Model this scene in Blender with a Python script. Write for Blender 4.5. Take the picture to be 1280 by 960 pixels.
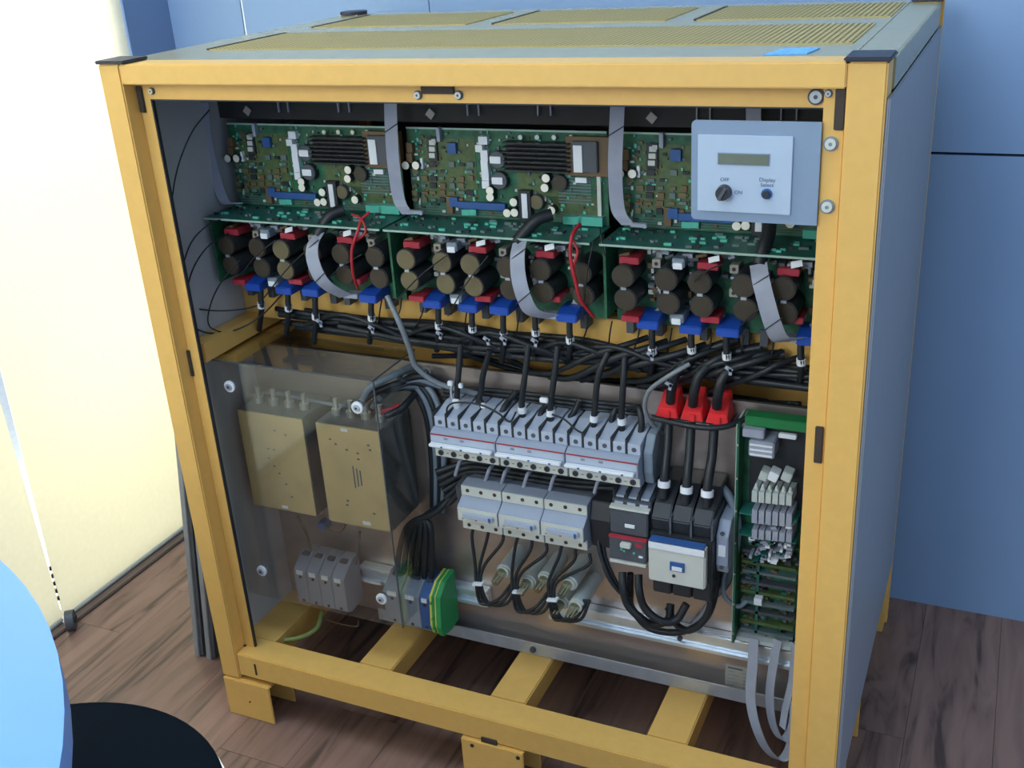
import bpy, bmesh, math, random
from mathutils import Vector, Matrix
random.seed(7)
for o in list(bpy.data.objects): bpy.data.objects.remove(o, do_unlink=True)
S = bpy.context.scene
C = S.collection

# ---------------------------------------------------------------- camera
CAM = Vector((1.1205081, -1.13254923, 1.23328147))
RX = Vector((0.91099216, 0.40798188, -0.06036615))
RY = Vector((0.1134483, -0.38861684, -0.91438856))      # image-down
RZ = Vector((-0.39651326, 0.82615237, -0.40031175))     # forward
FPX = 1363.03
cam = bpy.data.objects.new('camera', bpy.data.cameras.new('camera'))
C.objects.link(cam)
m = Matrix.Identity(4)
for i in range(3):
    m[i][0] = RX[i]; m[i][1] = -RY[i]; m[i][2] = -RZ[i]; m[i][3] = CAM[i]
cam.matrix_world = m
cam.data.sensor_width = 36
cam.data.lens = FPX / 1280 * 36
cam.data.clip_start = 0.02
S.camera = cam
def at(px, py, y=None, x=None, z=None):
    """measured photo point -> real place on the plane y, x or z"""
    d = RX * ((px - 640) / FPX) + RY * ((py - 480) / FPX) + RZ
    if y is not None: t = (y - CAM.y) / d.y
    elif x is not None: t = (x - CAM.x) / d.x
    else: t = (z - CAM.z) / d.z
    return CAM + d * t

# ---------------------------------------------------------------- world, lights, exposure
S.view_settings.view_transform = 'Standard'
S.view_settings.look = 'None'
S.view_settings.gamma = 1
S.view_settings.use_curve_mapping = False
S.view_settings.exposure = 0.58
w = bpy.data.worlds.new('world'); S.world = w
w.use_nodes = True
w.node_tree.nodes['Background'].inputs[0].default_value = (0.55, 0.74, 1.0, 1)
w.node_tree.nodes['Background'].inputs[1].default_value = 0.50
def area(name, loc, target, sx, sy, power, col):
    l = bpy.data.lights.new(name, 'AREA'); l.shape = 'RECTANGLE'; l.size = sx; l.size_y = sy
    l.energy = power; l.color = col
    o = bpy.data.objects.new(name, l); C.objects.link(o); o.location = loc
    o.rotation_euler = (Vector(target) - Vector(loc)).to_track_quat('-Z', 'Y').to_euler()
    return o
area('daylight_outside_window', (-1.05, -0.7, 1.55), (-0.47, -0.7, 1.45), 3.4, 1.0, 73, (0.97, 0.98, 1.0))
area('blind_glow_spot', (-0.95, 0.42, 0.45), (-0.47, 0.36, 0.40), 0.3, 0.3, 5, (1.0, 0.97, 0.72))  # added lamp making the warm spot of reflected sun on the blind
area('daylight_room_front', (-0.6, -3.2, 2.3), (0.6, 0.1, 0.5), 2.4, 1.6, 72, (0.86, 0.94, 1.0))
area('daylight_room_high', (0.3, -0.4, 3.1), (0.4, 0.75, 0.9), 1.6, 1.0, 22, (0.66, 0.82, 1.0))

# ---------------------------------------------------------------- materials
def new_mat(name):
    mt = bpy.data.materials.new(name); mt.use_nodes = True
    return mt, mt.node_tree.nodes, mt.node_tree.links, mt.node_tree.nodes['Principled BSDF']
def mat(name, col, rough=0.5, metal=0.0, var=0.06, scale=30, bump=0.0, spec=0.5, stretch=None):
    mt, n, l, b = new_mat(name)
    tc = n.new('ShaderNodeTexCoord'); nz = n.new('ShaderNodeTexNoise'); nz.inputs['Scale'].default_value = scale
    nz.inputs['Detail'].default_value = 4
    if stretch:
        mp = n.new('ShaderNodeMapping'); mp.inputs['Scale'].default_value = stretch
        l.new(tc.outputs['Object'], mp.inputs[0]); l.new(mp.outputs[0], nz.inputs['Vector'])
    else: l.new(tc.outputs['Object'], nz.inputs['Vector'])
    r = n.new('ShaderNodeValToRGB')
    r.color_ramp.elements[0].position = .3; r.color_ramp.elements[1].position = .7
    r.color_ramp.elements[0].color = tuple(c * (1 - var) for c in col[:3]) + (1,)
    r.color_ramp.elements[1].color = tuple(min(1, c * (1 + var)) for c in col[:3]) + (1,)
    l.new(nz.outputs['Fac'], r.inputs[0]); l.new(r.outputs[0], b.inputs['Base Color'])
    b.inputs['Roughness'].default_value = rough; b.inputs['Metallic'].default_value = metal
    b.inputs['Specular IOR Level'].default_value = spec
    if bump:
        bp = n.new('ShaderNodeBump'); bp.inputs['Strength'].default_value = bump; bp.inputs['Distance'].default_value = .002
        l.new(nz.outputs['Fac'], bp.inputs['Height']); l.new(bp.outputs[0], b.inputs['Normal'])
    return mt
M = {}
def A(k, *a, **kw): M[k] = mat(k, *a, **kw)
A('yellow_paint', (0.80, 0.48, 0.13), 0.42, var=.03, scale=60, spec=.45)
A('yellow_baked_light', (0.36, 0.33, 0.18), 0.22, var=.03, scale=60, spec=.8)  # same yellow paint, with bluish reflection and shade put into its colour
A('yellow_perforated', (0.46, 0.36, 0.13), 0.55, var=.03, spec=.3)
A('inner_grey', (0.46, 0.47, 0.49), 0.45, var=.03)
A('grey_panel', (0.29, 0.31, 0.34), 0.45, var=.03)
A('black_cap', (0.02, 0.022, 0.035), 0.45)
A('slot', (0.05, 0.035, 0.025), 0.7)
A('black_plastic', (0.025, 0.028, 0.032), 0.45)
A('black_rubber', (0.018, 0.022, 0.026), 0.42, spec=.4)
A('dark_grey', (0.075, 0.085, 0.10), 0.5)
A('inner_dark', (0.035, 0.034, 0.034), 0.8)
A('steel', (0.52, 0.45, 0.41), 0.33, metal=.75, var=.10, scale=8, stretch=(1, 1, 4))
A('galvanised', (0.50, 0.55, 0.62), 0.36, metal=.55, var=.10, scale=40)
A('aluminium', (0.72, 0.80, 0.88), 0.3, metal=.6, var=.05, scale=40)
A('brass_case', (0.62, 0.49, 0.26), 0.4, metal=.25, var=.08, scale=25)
A('case_side', (0.16, 0.17, 0.17), 0.45, metal=.4)
A('pcb_green', (0.018, 0.115, 0.055), 0.5, var=.4, scale=70)
A('pcb_olive', (0.075, 0.12, 0.04), 0.5, var=.25, scale=120)
A('pcb_teal', (0.015, 0.135, 0.105), 0.45, var=.15, scale=50)
A('pcb_edge', (0.35, 0.5, 0.42), 0.5)
A('chip_grey', (0.12, 0.17, 0.17), 0.5)
A('chip_brown', (0.16, 0.10, 0.045), 0.5)
A('cap_face', (0.15, 0.125, 0.062), 0.5, var=.12)
A('dark_shaded_face', (0.045, 0.034, 0.02), 0.5, var=.12)  # capacitor face with shade painted in; also the dark coil disc
A('red_plastic', (0.42, 0.03, 0.05), 0.45)
A('red_cable', (0.45, 0.02, 0.03), 0.45)
A('red_cover', (0.85, 0.04, 0.045), 0.35)
A('blue_plastic', (0.012, 0.075, 0.42), 0.45)
A('navy', (0.03, 0.10, 0.30), 0.45)
A('teal_light', (0.10, 0.50, 0.38), 0.4)
A('white_plastic', (0.78, 0.82, 0.86), 0.45, var=.02)
A('cream_plastic', (0.60, 0.62, 0.56), 0.45, var=.03)
A('lamp_cream', (0.95, 0.92, 0.78), 0.35, var=.02)
A('breaker_grey', (0.31, 0.36, 0.45), 0.42, var=.03)
A('breaker_light', (0.42, 0.48, 0.58), 0.42, var=.03)
A('block_grey', (0.25, 0.28, 0.34), 0.5, var=.04)
A('ribbon_grey', (0.33, 0.36, 0.44), 0.5, var=.05, scale=60)
A('hose_grey', (0.20, 0.25, 0.30), 0.45)
A('hose_light', (0.20, 0.23, 0.25), 0.45)
A('display_plate', (0.23, 0.31, 0.42), 0.42, var=.02)
A('display_face', (0.44, 0.54, 0.66), 0.4, var=.02)
A('lcd', (0.15, 0.17, 0.12), 0.25, var=.04)
A('print_grey', (0.10, 0.13, 0.2), 0.6)
A('pe_green', (0.02, 0.30, 0.09), 0.45)
A('bar_green', (0.012, 0.19, 0.055), 0.5)
A('pe_yellow', (0.72, 0.70, 0.10), 0.45)
A('earth_cable', (0.35, 0.42, 0.12), 0.45)
A('bolt_metal', (0.55, 0.55, 0.5), 0.3, metal=.7)
A('wall_paint', (0.25, 0.375, 0.57), 0.55, var=.02, scale=10, spec=.3)
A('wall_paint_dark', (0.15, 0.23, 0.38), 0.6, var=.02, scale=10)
A('joint_dark', (0.01, 0.012, 0.04), 0.8)
A('white_strip', (0.95, 0.97, 1.0), 0.5)
A('table_blue', (0.15, 0.40, 0.86), 0.35, var=.01)
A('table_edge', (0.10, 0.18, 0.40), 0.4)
A('stool_black', (0.003, 0.007, 0.013), 0.85, spec=.08)
A('chrome', (0.6, 0.65, 0.75), 0.2, metal=1)
A('tape_blue', (0.16, 0.45, 0.85), 0.5, var=.2, scale=150)
A('paper', (0.42, 0.40, 0.34), 0.6, var=.03)
A('baseboard', (0.15, 0.105, 0.085), 0.5)
A('ceramic', (0.50, 0.55, 0.53), 0.35, var=.05)
A('reflector_white', (0.85, 0.85, 0.82), 0.8)  # white for the added slab behind the blind slit

# floor planks: wood with long dark streaks
mt, n, l, b = new_mat('wood_plank')
tc = n.new('ShaderNodeTexCoord'); oi = n.new('ShaderNodeObjectInfo')
mp = n.new('ShaderNodeMapping'); mp.inputs['Scale'].default_value = (14, 1.1, 1)
add = n.new('ShaderNodeVectorMath'); add.operation = 'ADD'
sc = n.new('ShaderNodeVectorMath'); sc.operation = 'SCALE'; sc.inputs['Scale'].default_value = 37
l.new(oi.outputs['Random'], sc.inputs[0]); l.new(tc.outputs['Object'], mp.inputs[0])
l.new(mp.outputs[0], add.inputs[0]); l.new(sc.outputs[0], add.inputs[1])
nz = n.new('ShaderNodeTexNoise'); nz.inputs['Scale'].default_value = 2.2; nz.inputs['Detail'].default_value = 6; nz.inputs['Distortion'].default_value = 1.2
l.new(add.outputs[0], nz.inputs['Vector'])
r = n.new('ShaderNodeValToRGB'); e = r.color_ramp.elements
e[0].position = .32; e[0].color = (0.095, 0.060, 0.047, 1); e[1].position = .62; e[1].color = (0.30, 0.180, 0.137, 1)
x = e.new(.45); x.color = (0.23, 0.137, 0.105, 1)
hs = n.new('ShaderNodeHueSaturation'); mr = n.new('ShaderNodeMapRange')
mr.inputs['To Min'].default_value = .88; mr.inputs['To Max'].default_value = 1.1
l.new(oi.outputs['Random'], mr.inputs[0]); l.new(mr.outputs[0], hs.inputs['Value'])
l.new(nz.outputs['Fac'], r.inputs[0]); l.new(r.outputs[0], hs.inputs['Color']); l.new(hs.outputs[0], b.inputs['Base Color'])
b.inputs['Roughness'].default_value = .42; b.inputs['Specular IOR Level'].default_value = .4
M['wood_plank'] = mt

def clear_mat(name, ior, rough, tint=(1, 1, 1, 1)):
    mt = bpy.data.materials.new(name); mt.use_nodes = True
    n, l = mt.node_tree.nodes, mt.node_tree.links; n.clear()
    out = n.new('ShaderNodeOutputMaterial'); mx = n.new('ShaderNodeMixShader'); lw = n.new('ShaderNodeLayerWeight'); lw.inputs['Blend'].default_value = .5
    pw_ = n.new('ShaderNodeMath'); pw_.operation = 'POWER'; pw_.inputs[1].default_value = 4
    fr = n.new('ShaderNodeMath'); fr.operation = 'MULTIPLY_ADD'; f0 = ((ior - 1) / (ior + 1)) ** 2
    fr.inputs[1].default_value = 1 - f0; fr.inputs[2].default_value = f0
    l.new(lw.outputs['Facing'], pw_.inputs[0]); l.new(pw_.outputs[0], fr.inputs[0])
    tr = n.new('ShaderNodeBsdfTransparent'); tr.inputs[0].default_value = tint
    gl = n.new('ShaderNodeBsdfGlossy'); gl.inputs['Roughness'].default_value = rough
    l.new(fr.outputs[0], mx.inputs[0]); l.new(tr.outputs[0], mx.inputs[1]); l.new(gl.outputs[0], mx.inputs[2])
    l.new(mx.outputs[0], out.inputs[0])
    return mt
M['acrylic'] = clear_mat('acrylic', 1.8, .04, (.95, .96, .95, 1))
M['clear_plug'] = clear_mat('clear_plug', 1.9, .2, (.75, .76, .68, 1))

mt = bpy.data.materials.new('blind_fabric'); mt.use_nodes = True
n, l = mt.node_tree.nodes, mt.node_tree.links; n.clear()
out = n.new('ShaderNodeOutputMaterial'); mx = n.new('ShaderNodeMixShader'); mx.inputs[0].default_value = .5
df = n.new('ShaderNodeBsdfDiffuse'); tl = n.new('ShaderNodeBsdfTranslucent')
wv = n.new('ShaderNodeTexNoise'); wv.inputs['Scale'].default_value = 90; tc = n.new('ShaderNodeTexCoord')
rr = n.new('ShaderNodeValToRGB'); rr.color_ramp.elements[0].color = (.86, .83, .70, 1); rr.color_ramp.elements[1].color = (.93, .90, .78, 1)
l.new(tc.outputs['Object'], wv.inputs['Vector']); l.new(wv.outputs['Fac'], rr.inputs[0])
l.new(rr.outputs[0], df.inputs[0]); l.new(rr.outputs[0], tl.inputs[0])
l.new(df.outputs[0], mx.inputs[1]); l.new(tl.outputs[0], mx.inputs[2]); l.new(mx.outputs[0], out.inputs[0])
M['blind_fabric'] = mt

# ---------------------------------------------------------------- builders
class MB:
    def __init__(s): s.v = []; s.f = []; s.mi = []; s.sm = []; s.cur = 0; s.smooth = False
    def add(s, vs, fs, smooth=None):
        o = len(s.v); s.v += [Vector(p) for p in vs]
        for f in fs:
            s.f.append([o + i for i in f]); s.mi.append(s.cur); s.sm.append(s.smooth if smooth is None else smooth)
        return s
    def use(s, i): s.cur = i; return s
    def box(s, x0, x1, y0, y1, z0, z1):
        vs = [(x, y, z) for x in (x0, x1) for y in (y0, y1) for z in (z0, z1)]
        return s.add(vs, [(0, 1, 3, 2), (4, 6, 7, 5), (0, 4, 5, 1), (2, 3, 7, 6), (0, 2, 6, 4), (1, 5, 7, 3)])
    def cbox(s, c, sx, sy, sz, rot=None):
        vs = []
        for x in (-.5, .5):
            for y in (-.5, .5):
                for z in (-.5, .5):
                    p = Vector((x * sx, y * sy, z * sz))
                    if rot: p = rot @ p
                    vs.append(p + Vector(c))
        return s.add(vs, [(0, 1, 3, 2), (4, 6, 7, 5), (0, 4, 5, 1), (2, 3, 7, 6), (0, 2, 6, 4), (1, 5, 7, 3)])
    def prism(s, prof, x0, x1):                     # profile (y,z) swept along x
        k = len(prof); vs = [(x0, y, z) for y, z in prof] + [(x1, y, z) for y, z in prof]
        fs = [tuple(range(k)), tuple(range(2 * k - 1, k - 1, -1))]
        fs += [(i, i + k, (i + 1) % k + k, (i + 1) % k) for i in range(k)]
        return s.add(vs, fs)
    def prismz(s, prof, z0, z1):                    # profile (x,y) swept along z
        k = len(prof); vs = [(x, y, z0) for x, y in prof] + [(x, y, z1) for x, y in prof]
        fs = [tuple(range(k - 1, -1, -1)), tuple(range(k, 2 * k))]
        fs += [(i, (i + 1) % k, (i + 1) % k + k, i + k) for i in range(k)]
        return s.add(vs, fs)
    def prismy(s, prof, y0, y1):                    # profile (x,z) swept along y
        k = len(prof); vs = [(x, y0, z) for x, z in prof] + [(x, y1, z) for x, z in prof]
        fs = [tuple(range(k)), tuple(range(2 * k - 1, k - 1, -1))]
        fs += [(i, i + k, (i + 1) % k + k, (i + 1) % k) for i in range(k)]
        return s.add(vs, fs)
    def cyl(s, a, b, r0, r1=None, seg=16, caps=True):
        a = Vector(a); b = Vector(b); r1 = r0 if r1 is None else r1
        d = (b - a).normalized(); u = d.orthogonal().normalized(); w_ = d.cross(u)
        ring = [(math.cos(2 * math.pi * i / seg) * u + math.sin(2 * math.pi * i / seg) * w_) for i in range(seg)]
        vs = [a + q * r0 for q in ring] + [b + q * r1 for q in ring]
        s.add(vs, [(i, (i + 1) % seg, (i + 1) % seg + seg, i + seg) for i in range(seg)], True)
        if caps: s.add(vs, [tuple(range(seg - 1, -1, -1)), tuple(range(seg, 2 * seg))], False)
        return s
    def tube(s, pts, r, seg=8, sub=5):
        P = spline(pts, sub); k = len(P); vs = []; fs = []
        u = (P[1] - P[0]).orthogonal().normalized()
        for i, p in enumerate(P):
            t = (P[min(i + 1, k - 1)] - P[max(i - 1, 0)]).normalized()
            u = (u - t * u.dot(t))
            u = u.normalized() if u.length > 1e-6 else t.orthogonal().normalized()
            w_ = t.cross(u)
            for j in range(seg):
                a = 2 * math.pi * j / seg
                vs.append(p + (u * math.cos(a) + w_ * math.sin(a)) * r)
        for i in range(k - 1):
            for j in range(seg):
                fs.append((i * seg + j, i * seg + (j + 1) % seg, (i + 1) * seg + (j + 1) % seg, (i + 1) * seg + j))
        s.add(vs, fs, True)
        s.add(vs[:seg] + vs[-seg:], [tuple(range(seg - 1, -1, -1)), tuple(range(seg, 2 * seg))], False)
        return s
    def strip(s, pts, wvec, th=.0012, sub=6):       # flat ribbon
        P = spline(pts, sub); k = len(P); W = Vector(wvec) * .5; vs = []; fs = []
        for i, p in enumerate(P):
            t = (P[min(i + 1, k - 1)] - P[max(i - 1, 0)]).normalized()
            nn = t.cross(W).normalized() * th * .5
            vs += [p - W - nn, p + W - nn, p + W + nn, p - W + nn]
        for i in range(k - 1):
            for j in range(4):
                fs.append((4 * i + j, 4 * i + (j + 1) % 4, 4 * i + 4 + (j + 1) % 4, 4 * i + 4 + j))
        fs += [(3, 2, 1, 0), (4 * k - 4, 4 * k - 3, 4 * k - 2, 4 * k - 1)]
        return s.add(vs, fs)
    def build(s, name, mats, parent=None, bevel=0, kind=None):
        if isinstance(mats, str): mats = [mats]
        off = Vector(parent['_o']) if parent is not None else Vector((0, 0, 0))
        if parent is None:
            lo = Vector([min(p[i] for p in s.v) for i in range(3)]); hi = Vector([max(p[i] for p in s.v) for i in range(3)])
            off = Vector(((lo.x + hi.x) / 2, (lo.y + hi.y) / 2, lo.z))
        me = bpy.data.meshes.new(name); me.from_pydata([p - off for p in s.v], [], s.f)
        for k in mats: me.materials.append(M[k])
        me.polygons.foreach_set('material_index', s.mi); me.polygons.foreach_set('use_smooth', s.sm)
        bm = bmesh.new(); bm.from_mesh(me); bmesh.ops.recalc_face_normals(bm, faces=bm.faces)
        if bevel:
            es = [e for e in bm.edges if len(e.link_faces) == 2 and e.calc_face_angle(0) > .6]
            bmesh.ops.bevel(bm, geom=es, offset=bevel, segments=2, affect='EDGES', clamp_overlap=True)
        bm.to_mesh(me); bm.free()
        o = bpy.data.objects.new(name, me); C.objects.link(o)
        if parent is not None: o.parent = parent
        else: o.location = off
        o['_o'] = tuple(off)
        if kind: o['kind'] = kind
        return o
def spline(pts, sub):
    P = [Vector(p) for p in pts]
    if len(P) < 3 or sub < 2: return P
    Q = [P[0] * 2 - P[1]] + P + [P[-1] * 2 - P[-2]]; out = []
    for i in range(1, len(Q) - 2):
        a, b_, c, d = Q[i - 1:i + 3]
        for j in range(sub):
            t = j / sub
            out.append(.5 * ((2 * b_) + (c - a) * t + (2 * a - 5 * b_ + 4 * c - d) * t * t + (3 * b_ - a - 3 * c + d) * t ** 3))
    out.append(P[-1]); return out
def tag(o, label, cat, group=None, kind=None):
    o['label'] = label; o['category'] = cat
    if group: o['group'] = group
    if kind: o['kind'] = kind
    return o
def thing(name, label, cat, loc, group=None):
    o = bpy.data.objects.new(name, None); o.empty_display_size = .03; C.objects.link(o)
    o.location = loc; o['_o'] = tuple(loc)
    return tag(o, label, cat, group)
def struct(o): o['kind'] = 'structure'; return o
def copy_thing(root, delta, label=None):
    def rec(o, par):
        c = o.copy(); C.objects.link(c)
        if par is not None: c.parent = par
        for ch in kids.get(o, []): rec(ch, c)
        return c
    kids = {}
    for q in root.children_recursive: kids.setdefault(q.parent, []).append(q)
    c = rec(root, None); c.location = Vector(root.location) + Vector(delta)
    c['_o'] = tuple(Vector(root['_o']) + Vector(delta))
    if label: c['label'] = label
    return c
def rounded(cx, cy, hw, hh, r, seg=5):
    out = []
    for k, (sx, sy) in enumerate(((1, 1), (-1, 1), (-1, -1), (1, -1))):
        for j in range(seg + 1):
            a = math.pi / 2 * (k + j / seg)
            out.append((cx + sx * (hw - r) + r * math.cos(a), cy + sy * (hh - r) + r * math.sin(a)))
    return out
ORD = ['first', 'second', 'third', 'fourth', 'fifth', 'sixth', 'seventh', 'eighth', 'ninth', 'tenth', 'eleventh', 'twelfth', 'thirteenth', 'fourteenth', 'fifteenth']

# ================================================================= SETTING
fl = struct(MB().box(-0.60, 2.6, -3.0, 0.72, -0.06, -0.011).build('floor', 'joint_dark'))
fx = -0.47; PWD = 0.128
pm = MB().box(0, PWD - .0006, 0, 1.1, -.011, 0).build('floor_plank', 'wood_plank', fl)
me0 = pm.data; bpy.data.objects.remove(pm)
# re-centre shared plank mesh
for v in me0.vertices: v.co += Vector(fl['_o'])
col = 0
while fx + PWD * col < 2.2:
    y0 = -2.9 - random.random() * .9
    while y0 < .70:
        o = bpy.data.objects.new('floor_plank', me0); C.objects.link(o); o.parent = fl
        ya = max(y0, -2.95)
        o.location = Vector((fx + PWD * col, y0, 0)) - Vector(fl['_o'])
        ln = min(1.0992, .70 - y0)
        o.scale.y = ln / 1.1
        y0 += 1.1
    col += 1
# back wall with big flush panels
wb = struct(MB().box(-.62, 2.7, .712, .80, 0, 2.7).build('wall_back', 'joint_dark'))
xs = [-.4725, -.2925, .125, 1.75, 2.7]; zs = [-0.004, .838, 2.7]
for i in range(4):
    for j in range(2):
        x0, x1 = xs[i] + .001, xs[i + 1] - .001
        if i == 1: x0 += .004
        MB().box(x0, x1, .70, .7115, zs[j] + .002, zs[j + 1] - .0025).build('wall_panel', 'wall_paint', wb)
MB().box(-.2922, -.2878, .702, .7115, .84, 2.69).build('joint_strip', 'white_strip', wb)
# left wall: narrow painted pier, window over its whole height
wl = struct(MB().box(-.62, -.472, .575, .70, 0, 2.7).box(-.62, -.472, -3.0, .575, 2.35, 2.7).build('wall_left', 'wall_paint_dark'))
wf = MB()
for y0, y1 in ((-1.55, -1.51), (-3.0, -2.96)): wf.box(-.56, -.50, y0, y1, .03, 2.35)
wf.box(-.56, -.50, .54, .574, .03, 2.35).box(-.56, -.502, -3.0, .574, .0, .012).box(-.56, -.50, -3.0, .574, 2.32, 2.35)
struct(wf.build('window_1', 'white_plastic'))
struct(MB().box(-3.5, -.62, -3.2, 1.2, -.08, -.02).build('outside_reflector', 'reflector_white'))  # added white slab outside, makes the slit between the blinds look bright
bb = struct(MB().box(-.500, -.452, -3.0, .575, 0, .0065).build('baseboard_left', 'baseboard', bevel=.002))
def blind(y0, y1, label):
    t = thing('roller_blind', label, 'blind', (-.475, (y0 + y1) / 2, .03), 'cream roller blinds')
    def ed(y, z): return y + (-.0075 if abs(y - .0925) < .001 else .0075 if abs(y - .098) < .001 else 0) * (min(z, .9) / .45 - .25)
    fb = MB()
    fb.add([(x, ed(y, z), z) for z in (.016, .9, 2.33) for x in (-.4765, -.4745) for y in (y0, y1)],
           [(0, 1, 3, 2), (8, 10, 11, 9)] + [(a + k, b_ + k, b_ + k + 4, a + k + 4) for k in (0, 4) for a, b_ in ((0, 1), (1, 3), (3, 2), (2, 0))])
    fb.build('fabric', 'blind_fabric', t)
    MB().box(-.480, -.471, y0, y1, .0075, .016).build('bottom_bar', 'cream_plastic', t, bevel=.002)
    MB().cyl((-.49, y0, 2.33), (-.49, y1, 2.33), .02).build('roller', 'cream_plastic', t)
blind(-1.50, .0925, 'cream roller blind over the near half of the window, left of the bright slit')
blind(.098, .57, 'cream roller blind over the far half of the window, beside the blue wall')
blind(-2.95, -1.52, 'cream roller blind at the window end nearest the camera, outside the view')
t = thing('blind_weight', 'dark round weight on the floor under the slit between the blinds', 'weight', (-.445, .09, .012))
MB().cyl((-.452, .082, .020), (-.440, .092, .020), .0195, seg=20).build('disc', 'dark_grey', t, bevel=.002)
MB().cyl((-.441, .092, .020), (-.438, .094, .020), .008, seg=12).build('hub', 'black_plastic', t)
cb = MB()
for k in range(5):
    z = .055 + k * .017
    cb.cyl((-.4735, .095, z), (-.4735, .095, z + .009), .0022, seg=8)
tag(cb.build('blind_chain', 'black_plastic'), 'short dark bead chain hanging in the slit between the blinds', 'chain', kind='stuff')

# ================================================================= TABLE, STOOL, LEANING PANELS
tx, ty = .178, -1.125
t = thing('round_table', 'round pale blue table top at the lower left corner', 'table', (tx, ty, 0))
MB().cyl((tx, ty, .724), (tx, ty, .75), .559, seg=96).build('tabletop', 'table_blue', t, bevel=.004)
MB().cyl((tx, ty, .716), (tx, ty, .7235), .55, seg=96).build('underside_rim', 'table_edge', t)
MB().cyl((tx, ty, .02), (tx, ty, .716), .035, seg=24).build('column', 'chrome', t)
MB().cyl((tx, ty, 0), (tx, ty, .02), .26, .24, seg=48).build('base', 'chrome', t)
sx, sy = .329, -.638
t = thing('stool', 'round black seat stool with thin bright rim, below the blue table', 'stool', (sx, sy, 0))
MB().cyl((sx, sy, .405), (sx, sy, .45), .197, seg=80).build('seat', 'stool_black', t, bevel=.006)
MB().cyl((sx, sy, .400), (sx, sy, .436), .2005, seg=80).build('rim', 'chrome', t)
MB().cyl((sx, sy, .025), (sx, sy, .40), .03, seg=20).build('post', 'chrome', t)
MB().cyl((sx, sy, 0), (sx, sy, .025), .19, .17, seg=48).build('base', 'chrome', t)
def lean(xb, xt, label):
    t = thing('cover_panel', label, 'panel', (xb, .35, 0), 'removed cabinet panels leaning on its left side')
    pr = [(xb, 0), (xb + .011, 0), (xt + .011, .93), (xt, .93)]
    MB().prismy(pr, .100, .58).build('sheet', 'grey_panel', t, bevel=.001)
    pr = [(xb + .011, .004), (xb + .019, .004), (xt + .017, .92), (xt + .011, .92)]
    MB().prismy(pr, .103, .112).build('folded_edge', 'dark_grey', t)
lean(-.158, -.038, 'grey sheet panel leaning on the left side of the cabinet, the outer one')
lean(-.131, -.019, 'grey sheet panel leaning on the left side of the cabinet, the inner one')

# ================================================================= CABINET
H = 1.0755
cab = thing('inverter_cabinet', 'large open yellow framed electrical cabinet with grey side panels', 'cabinet', (.5, .315, 0))
def part(mb, name, mt, bevel=0, kind=None, parent=None): return mb.build(name, mt, parent or cab, bevel, kind)
Y = 'yellow_paint'
part(MB().box(0, .036, 0, .045, .076, H), 'corner_post', Y, .002)
part(MB().box(.962, 1.0, 0, .045, 0.0, H), 'corner_post', Y, .002)
part(MB().box(0, .04, .59, .63, .0, H), 'corner_post', Y, .002)
part(MB().box(.965, 1.004, .6155, .63, .0, H).box(.965, 1.0, .585, .6155, 0, H), 'corner_post', Y, .001)
for x0, x1, y0, y1 in ((-.002, .047, -.003, .047), (.958, 1.003, -.003, .050), (.962, 1.006, .582, .632)):
    part(MB().box(x0, x1, y0, y1, H + .0001, H + .0045), 'post_cap', 'black_cap', .0015)
part(MB().cyl((.021, .610, H), (.021, .610, H + .005), .024, seg=24), 'post_cap', 'black_cap', .001)
# front rails and recessed flanges
part(MB().box(.0365, .9615, .0, .045, 1.0495, H - .0005), 'top_rail', Y, .0015)
part(MB().box(.0365, .9395, .026, .030, 1.0265, 1.0493), 'top_flange', Y)
part(MB().box(.0365, .0555, .026, .030, .1277, 1.0265), 'left_flange', Y)
part(MB().box(.9395, .9615, .008, .031, .128, 1.0493), 'right_flange', Y, .001)
part(MB().box(.0365, .9615, .002, .052, .084, .1275), 'bottom_rail', Y, .0015)
# dark hinge slots and seals on the flanges
def slot(x0, x1, z0, z1, y=.0085): part(MB().box(x0, x1, y, y + .0040, z0, z1), 'hinge_slot', 'slot', .0008)
slot(.951, .961, 1.008, 1.049, .0045); slot(.950, .959, .630, .676, .0045)
for a_, b_, w_ in (((170, 108), (180, 141), .0085), ((229, 438), (242, 471), .0085), ((305, 818), (313, 840), .006)):
    p0, p1 = at(*a_, y=.022), at(*b_, y=.022); xc = (p0.x + p1.x) / 2
    slot(xc - w_ / 2, xc + w_ / 2, max(p1.z, .129), min(p0.z, 1.048), .0222)
p0, p1 = at(525, 108, y=.022), at(567, 118, y=.022); slot(p0.x, p1.x, p1.z, 1.0492, .0222)
part(MB().box(.486, .512, -.0015, .003, .080, .091), 'hinge_slot', 'slot', .0008)
part(MB().box(.070, .0735, .0008, .003, .093, .115), 'hinge_slot', 'slot', .0005)
gk = MB().box(.0555, .0575, .0265, .032, .128, 1.0265).box(.0555, .9395, .0265, .032, 1.0247, 1.0265)
part(gk, 'gasket', 'black_plastic')
def screw(x, y, z, r=.008, parent=None, mt=('bolt_metal', 'dark_grey'), name='screw'):
    b_ = MB().use(1).cyl((x, y, z), (x, y - .002, z), r, seg=18)
    b_.use(0).cyl((x, y - .002, z), (x, y - .0045, z), r * .74, seg=18)
    b_.use(1).cyl((x, y - .0045, z), (x, y - .0048, z), r * .28, seg=6)
    return part(b_, name, list(mt), 0, None, parent)
for px, py, r_ in ((1020, 121, .0085), (189, 114, .0048), (522, 119, .0055), (573, 119, .0055)):
    q = at(px, py, y=.024); screw(q.x, .026, q.z, r_)
screw(.949, .008, .994, .0075, mt=('cream_plastic', 'hose_grey')); screw(.949, .008, .929, .0075, mt=('cream_plastic', 'hose_grey'))
screw(.944, .008, 1.044, .004)
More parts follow.
